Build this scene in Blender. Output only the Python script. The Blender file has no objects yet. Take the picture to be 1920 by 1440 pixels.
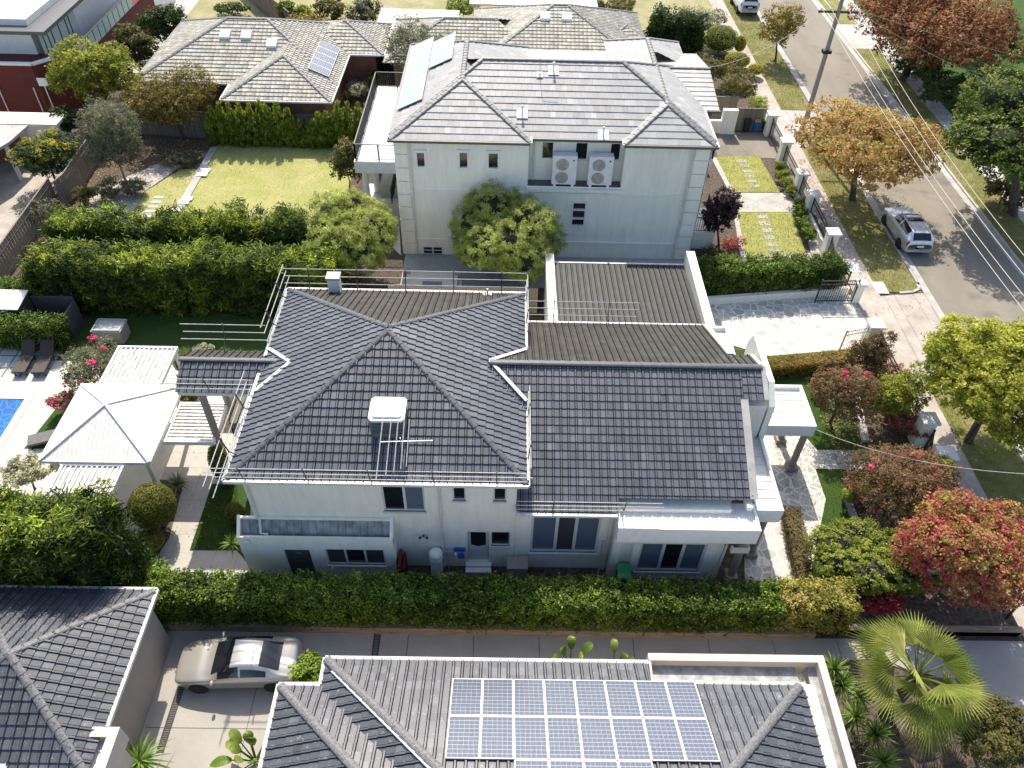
import bpy, math, random
import numpy as np
from mathutils import Vector, Matrix
R=math.radians
random.seed(11); rng=np.random.default_rng(11)
sc=bpy.context.scene; C=sc.collection
# ------------------------------------------------------------------ camera
H0=28.0; FPX=1465.0
def _rot(p,y,r):
    cy,sy=math.cos(y),math.sin(y); f=np.array([sy*math.cos(p),cy*math.cos(p),-math.sin(p)])
    rt=np.array([cy,-sy,0.]); up=np.cross(rt,f)
    return np.array([rt*math.cos(r)+up*math.sin(r), -(-rt*math.sin(r)+up*math.cos(r)), f])
CM=_rot(.7799,.01829,.03092)
cam=bpy.data.cameras.new('camera'); co=bpy.data.objects.new('camera',cam); C.objects.link(co); sc.camera=co
cam.sensor_width=36; cam.lens=36*FPX/1920; cam.clip_start=.5; cam.clip_end=2000
m=Matrix(((CM[0][0],-CM[1][0],-CM[2][0],0),(CM[0][1],-CM[1][1],-CM[2][1],0),(CM[0][2],-CM[1][2],-CM[2][2],H0),(0,0,0,1)))
co.matrix_world=m
# ------------------------------------------------------------------ light
SUN=Vector((-.08,.88,1.0)).normalized()          # towards the sun
elev=math.asin(SUN.z); az=math.atan2(SUN.x,SUN.y)
sd=bpy.data.lights.new('sun','SUN'); so=bpy.data.objects.new('sun',sd); C.objects.link(so)
sd.energy=4.3; sd.angle=R(.5); sd.color=(1,.925,.80)
so.rotation_euler=(-SUN).to_track_quat('-Z','Y').to_euler(); so.location=(0,0,60)
w=bpy.data.worlds.new('World'); sc.world=w; w.use_nodes=True
nt=w.node_tree; sky=nt.nodes.new('ShaderNodeTexSky'); sky.sky_type='NISHITA'; sky.sun_disc=False
sky.sun_elevation=elev; sky.sun_rotation=az
nt.links.new(sky.outputs[0],nt.nodes['Background'].inputs[0]); nt.nodes['Background'].inputs[1].default_value=.15; sky.dust_density=2.2; sky.ozone_density=1.2
sc.view_settings.view_transform='Standard'; sc.view_settings.look='None'; sc.view_settings.gamma=1
sc.view_settings.exposure=.66
# ------------------------------------------------------------------ photo-measured rays (positions come out in metres at a real height)
def ray(px,py): return CM.T@np.array([(px-960)/FPX,(py-720)/FPX,1.])
def W(px,py,z=0.):
    d=ray(px,py); return tuple(np.array([0,0,H0])+d*(z-H0)/d[2])
def WY(px,py,y):
    d=ray(px,py); return tuple(np.array([0,0,H0])+d*y/d[1])
def WX(px,py,x):
    d=ray(px,py); return tuple(np.array([0,0,H0])+d*x/d[0])
def WP(px,py,p,n):
    d=ray(px,py); n=np.array(n,float); o=np.array([0,0,H0]); return tuple(o+d*((np.array(p,float)-o)@n)/(d@n))
# ------------------------------------------------------------------ materials
def _new(name):
    m=bpy.data.materials.new(name); m.use_nodes=True; nt=m.node_tree; b=nt.nodes['Principled BSDF']; return m,nt,b
def _pos(nt,scale=(1,1,1)):
    g=nt.nodes.new('ShaderNodeNewGeometry'); mp=nt.nodes.new('ShaderNodeMapping'); mp.inputs['Scale'].default_value=scale
    nt.links.new(g.outputs['Position'],mp.inputs[0]); return mp.outputs[0]
def _noise(nt,vec,scale,detail=3,rough=.6):
    n=nt.nodes.new('ShaderNodeTexNoise'); n.inputs['Scale'].default_value=scale; n.inputs['Detail'].default_value=detail
    n.inputs['Roughness'].default_value=rough; nt.links.new(vec,n.inputs['Vector']); return n.outputs['Fac']
def _ramp(nt,fac,stops):
    r=nt.nodes.new('ShaderNodeValToRGB'); e=r.color_ramp.elements
    while len(e)<len(stops): e.new(.5)
    for i,(p,c) in enumerate(stops): e[i].position=p; e[i].color=(*c,1) if len(c)==3 else c
    nt.links.new(fac,r.inputs[0]); return r.outputs[0]
def _mix(nt,f,a,b,mode='MIX'):
    x=nt.nodes.new('ShaderNodeMix'); x.data_type='RGBA'; x.blend_type=mode
    for s,v in ((0,f),(6,a),(7,b)):
        if hasattr(v,'is_linked'): nt.links.new(v,x.inputs[s])
        elif s==0: x.inputs[0].default_value=v
        else: x.inputs[s].default_value=(*v,1)
    return x.outputs[2]
def _bump(nt,b,h,strength=.3,dist=.02):
    n=nt.nodes.new('ShaderNodeBump'); n.inputs['Strength'].default_value=strength; n.inputs['Distance'].default_value=dist
    nt.links.new(h,n.inputs['Height']); nt.links.new(n.outputs[0],b.inputs['Normal'])
def _attr(nt,name='tint'):
    a=nt.nodes.new('ShaderNodeAttribute'); a.attribute_name=name; return a.outputs['Fac']
def plain(name,col,rough=.6,metal=0,var=.12,scale=3.,bump=0,spec=.5,col2=None,vscale=(1,1,1)):
    m,nt,b=_new(name); v=_pos(nt,vscale); f=_noise(nt,v,scale,5)
    c2=col2 or tuple(min(1,x*(1-var*1.6)) for x in col); c1=tuple(min(1,x*(1+var)) for x in col)
    nt.links.new(_ramp(nt,f,[(.3,c2),(.7,c1)]),b.inputs['Base Color'])
    b.inputs['Roughness'].default_value=rough; b.inputs['Metallic'].default_value=metal; b.inputs['Specular IOR Level'].default_value=spec
    if bump: _bump(nt,b,_noise(nt,v,scale*12,2),bump)
    return m
M={}
# rendered wall: pale with faint run-off streaks (stains have their own shape)
def render_mat(name,c,streak=.15):
    m,nt,b=_new(name); v=_pos(nt,(2.2,2.2,.28)); s=_noise(nt,v,1.6,6,.7); v2=_pos(nt); g=_noise(nt,v2,.9,4)
    c1=_ramp(nt,s,[(.28,tuple(x*(1-streak) for x in c)),(.55,c)])
    c2=_mix(nt,_ramp(nt,g,[(.35,(.35,)*3),(.65,(0,)*3)]),c1,tuple(x*.86 for x in c))
    nt.links.new(c2,b.inputs['Base Color']); b.inputs['Roughness'].default_value=.85; _bump(nt,b,_noise(nt,v2,60,2),.15,.004); return m
M['wall']=render_mat('pale_render',(.86,.83,.72)); M['wall2']=render_mat('grey_render',(.88,.87,.77),.15)
M['cream']=render_mat('cream_render',(.60,.53,.44),.12); M['taupe']=render_mat('taupe_render',(.33,.29,.25),.12)
M['whitepaint']=plain('white_paint',(.78,.78,.76),.5,var=.05)
M['frame']=plain('window_frame_paint',(.62,.62,.58),.5,var=.05)
def tile_mat(name,c,light,rough=.6,lichen=.0,lcol=(.55,.55,.5),lscale=9.,spec=.4,dark=.55):
    m,nt,b=_new(name); t=_attr(nt); v=_pos(nt)
    c1=_ramp(nt,t,[(0,tuple(x*dark*.8 for x in c)),(.07,tuple(x*(dark+1)/2 for x in c)),(.5,c),(.93,light),(1,tuple(x*1.25 for x in light))])
    g=_noise(nt,v,.8,6,.75); c2=_mix(nt,_ramp(nt,g,[(.38,(.0,)*3),(.68,(.6,)*3)]),c1,tuple(x*.75 for x in c))
    s=_noise(nt,v,lscale,3,.7); 
    c3=_mix(nt,_ramp(nt,s,[(.62-lichen*.3,(0,)*3),(.72-lichen*.25,(min(1,.25+lichen),)*3)]),c2,lcol)
    nt.links.new(c3,b.inputs['Base Color']); b.inputs['Roughness'].default_value=rough; b.inputs['Specular IOR Level'].default_value=spec
    _bump(nt,b,_noise(nt,v,40,3),.25,.006); return m
M['tile_main']=tile_mat('charcoal_tile',(.095,.102,.118),(.125,.133,.150),.36,.05,(.24,.24,.24),14,dark=.82,spec=.6)
M['tile_main'].node_tree.nodes['Principled BSDF'].inputs['Coat Weight'].default_value=.2; M['tile_main'].node_tree.nodes['Principled BSDF'].inputs['Coat Roughness'].default_value=.42
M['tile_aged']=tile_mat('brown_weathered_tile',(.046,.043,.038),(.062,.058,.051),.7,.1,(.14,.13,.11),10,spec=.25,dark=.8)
M['tile_white']=tile_mat('grey_shingle_tile',(.34,.335,.325),(.385,.38,.37),.5,.0,(.35,.345,.33),5,dark=.9)
M['tile_brick']=tile_mat('mossy_grey_tile',(.40,.38,.32),(.55,.52,.42),.7,.18,(.52,.50,.42),4,dark=.7)
M['tile_low']=tile_mat('slate_tile',(.095,.10,.112),(.125,.13,.145),.30,.05,(.6,.6,.56),7,dark=.82)
M['tile_garage']=tile_mat('weathered_tile',(.017,.019,.020),(.027,.030,.031),.6,.07,(.12,.12,.11),12,dark=.85)
M['ridge']=plain('ridge_cap',(.075,.08,.09),.5,var=.2,scale=6); M['ridge_white']=plain('ridge_cap_grey',(.17,.17,.165),.5,var=.12,scale=6)
M['ridge_low']=plain('ridge_cap_lichen',(.13,.13,.135),.6,var=.5,scale=14,col2=(.06,.06,.06)); M['mortar']=plain('valley_metal',(.6,.6,.6),.45,var=.2,scale=8)
M['gutter']=plain('gutter',(.66,.64,.6),.4,var=.1); M['gutter_dark']=plain('gutter_dark',(.09,.09,.09),.45,var=.1)
M['steel']=plain('galvanised_tube',(.50,.49,.46),.4,.4,var=.15,scale=5); M['steeldark']=plain('dark_steel',(.07,.07,.07),.5,var=.2)
M['black']=plain('black_metal',(.018,.018,.02),.45,var=.2); M['rubber']=plain('rubber',(.02,.02,.02),.85,var=.2)
M['roofmetal']=plain('pale_roof_metal',(.84,.80,.73),.5,.0,var=.08,scale=2,spec=.25); M['roofmetal_dirty']=plain('stained_roof_metal',(.66,.64,.6),.5,.0,var=.3,scale=4,col2=(.36,.32,.27),vscale=(3,.5,1))
M['roofmetal_blue']=plain('grey_roof_metal',(.30,.31,.31),.5,.1,var=.3,scale=3)
def glass_mat(name,c,rough=.06): 
    m,nt,b=_new(name); b.inputs['Base Color'].default_value=(*c,1); b.inputs['Roughness'].default_value=rough; b.inputs['Specular IOR Level'].default_value=.7
    return m
M['glass']=glass_mat('dark_glass',(.012,.014,.018)); M['blind']=glass_mat('glass_over_blue_blind',(.11,.145,.19),.15); M['glass_mint']=glass_mat('frosted_green_glass',(.42,.55,.53),.25)
M['insect']=plain('flyscreen',(.045,.045,.055),.6,var=.1)
M['concrete']=plain('concrete',(.42,.40,.37),.85,var=.15,scale=1.2,bump=.2); M['concrete_pink']=plain('old_concrete_path',(.42,.37,.32),.9,var=.18,scale=.8,bump=.2)
M['plank']=plain('timber_sleeper',(.30,.22,.15),.8,var=.3,scale=3,vscale=(.3,3,3)); 
M['soil']=plain('mulch_soil',(.10,.075,.055),.95,var=.5,scale=6,bump=.6,col2=(.03,.022,.018))
M['pebble']=plain('gravel_bed',(.30,.26,.22),.9,var=.4,scale=9,bump=.5)
M['deck']=plain('cream_stone_paving',(.62,.58,.50),.7,var=.07,scale=2)
M['bluestone']=plain('grey_paver',(.40,.41,.40),.7,var=.12,scale=3)
def asphalt():
    m,nt,b=_new('asphalt'); v=_pos(nt); a=_noise(nt,v,60,2); g=_noise(nt,_pos(nt,(1,.25,1)),.5,5,.6)
    c=_ramp(nt,g,[(.35,(.185,.162,.128)),(.65,(.235,.208,.165))]); c=_mix(nt,_ramp(nt,a,[(.35,(0,)*3),(.7,(.35,)*3)]),c,(.30,.27,.22)); cr=nt.nodes.new('ShaderNodeTexVoronoi'); cr.feature='DISTANCE_TO_EDGE'; cr.inputs['Scale'].default_value=.22; nz=nt.nodes.new('ShaderNodeTexNoise'); nz.inputs['Scale'].default_value=1.3; nt.links.new(v,nz.inputs['Vector']); nt.links.new(_mix(nt,.9,v,nz.outputs['Color'],'ADD'),cr.inputs['Vector']); c=_mix(nt,_ramp(nt,cr.outputs['Distance'],[(.0015,(.35,)*3),(.004,(0,)*3)]),c,(.07,.065,.06)); st=_noise(nt,v,.35,2); c=_mix(nt,_ramp(nt,st,[(.60,(0,)*3),(.68,(.45,)*3)]),c,(.10,.095,.088))
    nt.links.new(c,b.inputs['Base Color']); b.inputs['Roughness'].default_value=.85; b.inputs['Specular IOR Level'].default_value=.3; _bump(nt,b,a,.3,.006); return m
M['asphalt']=asphalt()
def exposed_agg():
    m,nt,b=_new('exposed_aggregate'); v=_pos(nt); a=_noise(nt,v,45,3,.8); g=_noise(nt,v,.6,4)
    c=_ramp(nt,g,[(.3,(.36,.33,.29)),(.7,(.44,.41,.36))]); c=_mix(nt,_ramp(nt,a,[(.4,(0,)*3),(.62,(.55,)*3)]),c,(.20,.18,.16))
    nt.links.new(c,b.inputs['Base Color']); b.inputs['Roughness'].default_value=.8; _bump(nt,b,a,.3,.005); return m
M['agg']=exposed_agg()
def lawn(name,c1,c2,dead,k=.5):
    m,nt,b=_new(name); v=_pos(nt); a=_noise(nt,v,28,4,.8); g=_noise(nt,v,.55,5,.7)
    c=_ramp(nt,a,[(.3,c2),(.68,c1)]); c=_mix(nt,_ramp(nt,g,[(.42,(0,)*3),(.68,(k,)*3)]),c,dead)
    nt.links.new(c,b.inputs['Base Color']); b.inputs['Roughness'].default_value=.9; b.inputs['Specular IOR Level'].default_value=.2; _bump(nt,b,a,.8,.04); return m
M['lawn']=lawn('sunny_lawn',(.40,.40,.15),(.28,.30,.09),(.46,.42,.20),.8); M['lush']=lawn('lush_turf',(.055,.105,.02),(.025,.06,.01),(.08,.12,.025),.3)
M['verge']=lawn('dry_verge_grass',(.23,.24,.07),(.11,.12,.03),(.32,.27,.14),.9); M['field']=lawn('dry_field_grass',(.34,.32,.15),(.20,.20,.09),(.42,.37,.24),.8)
def crazy():
    m,nt,b=_new('crazy_paving'); v=_pos(nt); vo=nt.nodes.new('ShaderNodeTexVoronoi'); vo.feature='DISTANCE_TO_EDGE'; vo.inputs['Scale'].default_value=2.1
    vc=nt.nodes.new('ShaderNodeTexVoronoi'); vc.inputs['Scale'].default_value=2.1
    wv=_mix(nt,.12,v,v); nz=nt.nodes.new('ShaderNodeTexNoise'); nz.inputs['Scale'].default_value=2.5; nt.links.new(v,nz.inputs['Vector'])
    wv=_mix(nt,.12,v,nz.outputs['Color'],'ADD')
    nt.links.new(wv,vo.inputs['Vector']); nt.links.new(wv,vc.inputs['Vector'])
    h=nt.nodes.new('ShaderNodeSeparateColor'); nt.links.new(vc.outputs['Color'],h.inputs[0])
    c=_ramp(nt,h.outputs[0],[(0,(.36,.36,.33)),(.5,(.48,.46,.41)),(1,(.56,.53,.46))])
    c=_mix(nt,_ramp(nt,_noise(nt,v,5,4),[(.4,(0,)*3),(.7,(.35,)*3)]),c,(.44,.43,.4))
    c=_mix(nt,_ramp(nt,vo.outputs['Distance'],[(.025,(1,)*3),(.06,(0,)*3)]),c,(.80,.77,.70))
    nt.links.new(c,b.inputs['Base Color']); b.inputs['Roughness'].default_value=.75; _bump(nt,b,vo.outputs['Distance'],.2,.01); return m
M['crazy']=crazy()
def brickm(name,c1,c2,mo,scale=1.,bw=.46,rh=.16,ms=.012,bump=.2,axis='XZ'):
    m,nt,b=_new(name); g=nt.nodes.new('ShaderNodeNewGeometry'); s=nt.nodes.new('ShaderNodeSeparateXYZ'); nt.links.new(g.outputs['Position'],s.inputs[0])
    cb=nt.nodes.new('ShaderNodeCombineXYZ')
    if axis=='XZ':
        ad=nt.nodes.new('ShaderNodeMath'); ad.operation='ADD'; nt.links.new(s.outputs[0],ad.inputs[0]); nt.links.new(s.outputs[1],ad.inputs[1])
        nt.links.new(ad.outputs[0],cb.inputs[0]); nt.links.new(s.outputs[2],cb.inputs[1])
    else: nt.links.new(s.outputs[0],cb.inputs[0]); nt.links.new(s.outputs[1],cb.inputs[1])
    t=nt.nodes.new('ShaderNodeTexBrick'); nt.links.new(cb.outputs[0],t.inputs['Vector']); t.inputs['Scale'].default_value=scale
    for k,v in (('Color1',c1),('Color2',c2),('Mortar',mo)): t.inputs[k].default_value=(*v,1)
    t.inputs['Mortar Size'].default_value=ms; t.inputs['Brick Width'].default_value=bw; t.inputs['Row Height'].default_value=rh
    if axis!='XZ': t.offset=0 if rh==bw else .5
    f=_noise(nt,_pos(nt),2.,4); c=_mix(nt,_ramp(nt,f,[(.35,(0,)*3),(.7,(.3,)*3)]),t.outputs['Color'],tuple(x*.6 for x in c1))
    nt.links.new(c,b.inputs['Base Color']); b.inputs['Roughness'].default_value=.85; _bump(nt,b,t.outputs['Fac'],-bump,.01); return m
M['brick']=brickm('red_brick',(.17,.065,.045),(.22,.09,.06),(.2,.16,.13),1,.24,.086,.01)
M['redclad']=brickm('dark_red_cladding',(.115,.022,.015),(.125,.025,.017),(.08,.016,.011),1,1.2,1.4,.012,.2)
M['pool_paver']=brickm('large_pavers',(.5,.5,.47),(.56,.55,.5),(.12,.15,.12),1,.9,.9,.045,.2,'XY')
M['terrace']=brickm('terrace_pavers',(.44,.41,.37),(.49,.46,.41),(.33,.30,.27),1,.9,.9,.01,.1,'XY')
def fence_mat():
    m,nt,b=_new('weathered_paling'); v=_pos(nt,(9,9,.25)); f=_noise(nt,v,1.,3,.6); 
    c=_ramp(nt,f,[(.3,(.14,.115,.09)),(.5,(.20,.17,.135)),(.72,(.28,.235,.185))]); nt.links.new(c,b.inputs['Base Color']); b.inputs['Roughness'].default_value=.9
    _bump(nt,b,f,.5,.02); return m
M['paling']=fence_mat()
def solar_mat():
    m,nt,b=_new('solar_cells'); g=nt.nodes.new('ShaderNodeUVMap'); s=nt.nodes.new('ShaderNodeSeparateXYZ'); nt.links.new(g.outputs[0],s.inputs[0])
    t=nt.nodes.new('ShaderNodeTexBrick'); t.offset=0; nt.links.new(g.outputs[0],t.inputs['Vector']); t.inputs['Scale'].default_value=1
    t.inputs['Brick Width'].default_value=1/6; t.inputs['Row Height'].default_value=1/10; t.inputs['Mortar Size'].default_value=.0045
    for k,v in (('Color1',(.035,.042,.065)),('Color2',(.05,.058,.085)),('Mortar',(.42,.46,.52))): t.inputs[k].default_value=(*v,1)
    # fine busbars
    wv=nt.nodes.new('ShaderNodeMath'); wv.operation='MULTIPLY'; wv.inputs[1].default_value=24; nt.links.new(s.outputs[0],wv.inputs[0])
    fr=nt.nodes.new('ShaderNodeMath'); fr.operation='FRACT'; nt.links.new(wv.outputs[0],fr.inputs[0])
    gt=nt.nodes.new('ShaderNodeMath'); gt.operation='GREATER_THAN'; gt.inputs[1].default_value=.8; nt.links.new(fr.outputs[0],gt.inputs[0])
    c=_mix(nt,gt.outputs[0],t.outputs['Color'],(.22,.25,.30)); 
    nt.links.new(c,b.inputs['Base Color']); b.inputs['Roughness'].default_value=.22; b.inputs['Coat Weight'].default_value=.4; b.inputs['Coat Roughness'].default_value=.3; b.inputs['Specular IOR Level'].default_value=.8; return m
M['solar']=solar_mat(); M['solar_sky_sheen']=glass_mat('solar_glass_painted_sheen',(.33,.36,.38),.3)  # second panel material has the sky reflection painted into its pale colour
def water_mat():
    m,nt,b=_new('pool_water'); v=_pos(nt); vo=nt.nodes.new('ShaderNodeTexVoronoi'); vo.feature='DISTANCE_TO_EDGE'; vo.inputs['Scale'].default_value=2.2; nt.links.new(v,vo.inputs['Vector']); nt.links.new(_mix(nt,_ramp(nt,vo.outputs['Distance'],[(.0,(.35,)*3),(.12,(0,)*3)]),_ramp(nt,_noise(nt,v,.5,3),[(.3,(.012,.06,.26)),(.7,(.03,.17,.45))]),(.10,.34,.62)),b.inputs['Base Color']); b.inputs['Roughness'].default_value=.05  # lighter cell edges paint caustic light into the water colour
    _bump(nt,b,_noise(nt,v,3,2),.2,.05); return m
M['water']=water_mat()
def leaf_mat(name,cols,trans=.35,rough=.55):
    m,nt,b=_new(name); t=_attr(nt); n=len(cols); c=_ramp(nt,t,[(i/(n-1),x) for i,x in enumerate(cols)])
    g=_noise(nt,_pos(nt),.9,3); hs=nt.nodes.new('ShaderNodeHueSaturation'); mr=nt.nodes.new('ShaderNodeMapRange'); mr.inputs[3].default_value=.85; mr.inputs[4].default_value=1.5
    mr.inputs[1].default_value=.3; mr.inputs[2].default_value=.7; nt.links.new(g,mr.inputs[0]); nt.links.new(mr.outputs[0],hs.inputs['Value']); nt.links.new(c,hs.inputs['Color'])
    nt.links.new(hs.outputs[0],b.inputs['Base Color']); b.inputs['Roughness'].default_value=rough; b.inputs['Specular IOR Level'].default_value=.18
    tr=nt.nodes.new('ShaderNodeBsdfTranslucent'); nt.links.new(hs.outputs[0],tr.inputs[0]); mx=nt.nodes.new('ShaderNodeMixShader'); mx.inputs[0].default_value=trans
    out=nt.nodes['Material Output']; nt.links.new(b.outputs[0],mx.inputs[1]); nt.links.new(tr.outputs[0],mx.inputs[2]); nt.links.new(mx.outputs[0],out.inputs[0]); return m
M['core']=plain('painted_shade_core',(.022,.028,.012),.95,var=.4,scale=6)  # solid fill for crowns and hedges, inner shade painted as near-black green
M['bark']=plain('bark',(.10,.08,.065),.9,var=.4,scale=8,bump=.6,vscale=(1,1,.2)); M['bark_pale']=plain('pale_bark',(.36,.33,.29),.85,var=.3,scale=8,bump=.4,vscale=(1,1,.2))
def paint(name,c,metal=.6,rough=.25,coat=.8):
    m,nt,b=_new(name); b.inputs['Base Color'].default_value=(*c,1); b.inputs['Metallic'].default_value=metal; b.inputs['Roughness'].default_value=rough; b.inputs['Coat Weight'].default_value=coat; b.inputs['Coat Roughness'].default_value=.05; return m
# ------------------------------------------------------------------ mesh builder
WL={}
class MB:
    def __init__(s): s.v=[];s.f=[];s.m=[];s.t=[];s.uv={}
    def add(s,vs,fs,mi=0,t=.5):
        k=len(s.v); s.v+= [tuple(map(float,x)) for x in vs]
        for f in fs: s.f.append(tuple(k+i for i in f)); s.m.append(mi); s.t.append(t)
        return s
    def quad(s,a,b,c,d,mi=0,t=.5): return s.add([a,b,c,d],[(0,1,2,3)],mi,t)
    def poly(s,pts,mi=0): return s.add(pts,[tuple(range(len(pts)))],mi)
    def box(s,x0,y0,z0,x1,y1,z1,mi=0,t=.5):
        x0,x1=sorted((x0,x1));y0,y1=sorted((y0,y1));z0,z1=sorted((z0,z1))
        return s.add([(x0,y0,z0),(x1,y0,z0),(x1,y1,z0),(x0,y1,z0),(x0,y0,z1),(x1,y0,z1),(x1,y1,z1),(x0,y1,z1)],
            [(0,3,2,1),(4,5,6,7),(0,1,5,4),(1,2,6,5),(2,3,7,6),(3,0,4,7)],mi,t)
    def prism(s,pts,z0,z1,mi=0,mtop=None):
        n=len(pts); a=sum(pts[i][0]*pts[(i+1)%n][1]-pts[(i+1)%n][0]*pts[i][1] for i in range(n))
        if a<0: pts=pts[::-1]
        s.add([(p[0],p[1],z0) for p in pts]+[(p[0],p[1],z1) for p in pts],[tuple(range(n))[::-1]]+[(i,(i+1)%n,n+(i+1)%n,n+i) for i in range(n)],mi)
        s.add([(p[0],p[1],z1) for p in pts],[tuple(range(n))],mi if mtop is None else mtop); return s
    def tube(s,pts,r,n=6,mi=0,cap=True):
        pts=[np.array(p,float) for p in pts]; rs=r if hasattr(r,'__len__') else [r]*len(pts); vs=[]
        for i,p in enumerate(pts):
            d=pts[min(i+1,len(pts)-1)]-pts[max(i-1,0)]; d=d/(np.linalg.norm(d)+1e-9)
            a=np.cross(d,[0,0,1.]) if abs(d[2])<.95 else np.cross(d,[1.,0,0]); a/=np.linalg.norm(a); b=np.cross(a,d)
            for k in range(n):
                t=2*math.pi*k/n; vs.append(p+rs[i]*(math.cos(t)*a+math.sin(t)*b))
        fs=[(i*n+k,i*n+(k+1)%n,(i+1)*n+(k+1)%n,(i+1)*n+k) for i in range(len(pts)-1) for k in range(n)]
        if cap: fs+=[tuple(range(n))[::-1],tuple((len(pts)-1)*n+k for k in range(n))]
        return s.add(vs,fs,mi)
    def bar(s,a,b,w,h,mi=0,up=(0,0,1)):
        a=np.array(a,float);b=np.array(b,float);d=(b-a)/np.linalg.norm(b-a);u=np.array(up,float)
        if abs(d@u)>.95: u=np.array([0,1.,0])
        r=np.cross(d,u);r/=np.linalg.norm(r);u=np.cross(r,d);r=r*w/2;u=u*h/2
        return s.add([a-r-u,a+r-u,a+r+u,a-r+u,b-r-u,b+r-u,b+r+u,b-r+u],[(0,1,2,3),(7,6,5,4),(0,4,5,1),(1,5,6,2),(2,6,7,3),(3,7,4,0)],mi)
    def lathe(s,c,prof,n=16,mi=0,axis='z'):
        vs=[]
        for r,h in prof:
            for k in range(n):
                t=2*math.pi*k/n; p=(r*math.cos(t),r*math.sin(t),h)
                if axis=='y': p=(p[0],p[2],p[1])
                if axis=='x': p=(p[2],p[0],p[1])
                vs.append((c[0]+p[0],c[1]+p[1],c[2]+p[2]))
        m=len(prof); return s.add(vs,[(i*n+k,i*n+(k+1)%n,(i+1)*n+(k+1)%n,(i+1)*n+k) for i in range(m-1) for k in range(n)]+[tuple(range(n))[::-1],tuple((m-1)*n+k for k in range(n))],mi)
    def blob(s,c,r,mi=0,n=10,jit=0):
        vs=[];fs=[];mm=n//2
        for i in range(mm+1):
            th=math.pi*i/mm
            for k in range(n):
                ph=2*math.pi*k/n; j=1+jit*math.sin(3*ph+5*th)
                vs.append((c[0]+r[0]*j*math.sin(th)*math.cos(ph),c[1]+r[1]*j*math.sin(th)*math.sin(ph),c[2]+r[2]*j*math.cos(th)))
        for i in range(mm):
            for k in range(n): fs.append((i*n+k,(i+1)*n+k,(i+1)*n+(k+1)%n,i*n+(k+1)%n))
        return s.add(vs,fs,mi)
    def build(s,name,mats,parent=None,smooth=False,tint=False,origin=None):
        if not isinstance(mats,(list,tuple)): mats=[mats]
        V=np.array(s.v)
        if parent is None:
            o=np.array(origin) if origin is not None else np.array([(V[:,0].min()+V[:,0].max())/2,(V[:,1].min()+V[:,1].max())/2,V[:,2].min()])
            loc=o
        else: o=np.array(WL[parent.name]); loc=np.zeros(3)
        me=bpy.data.meshes.new(name); me.from_pydata((V-o).tolist(),[],s.f)
        for x in mats: me.materials.append(M[x] if isinstance(x,str) else x)
        me.polygons.foreach_set('material_index',s.m)
        if tint:
            a=me.attributes.new('tint','FLOAT','FACE'); a.data.foreach_set('value',s.t)
        if smooth: me.polygons.foreach_set('use_smooth',[True]*len(s.f))
        me.update(); ob=bpy.data.objects.new(name,me); C.objects.link(ob); ob.location=tuple(loc); 
        if parent is not None: ob.parent=parent
        WL[ob.name]=tuple(o); return ob
def tag(o,label,cat,group=None):
    o['label']=label; o['category']=cat
    if group: o['group']=group
    return o
def thing(name,label,cat,loc,group=None):
    o=bpy.data.objects.new(name,None); C.objects.link(o); o.location=loc; o.empty_display_size=.3; WL[o.name]=tuple(loc); tag(o,label,cat,group); return o
def copy_tree(o,parent=None):
    c=o.copy(); C.objects.link(c); c.parent=parent; WL[c.name]=WL[o.name]
    for ch in list(o.children): copy_tree(ch,c)
    return c
def struct(o,kind='structure'): o['kind']=kind; return o
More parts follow.
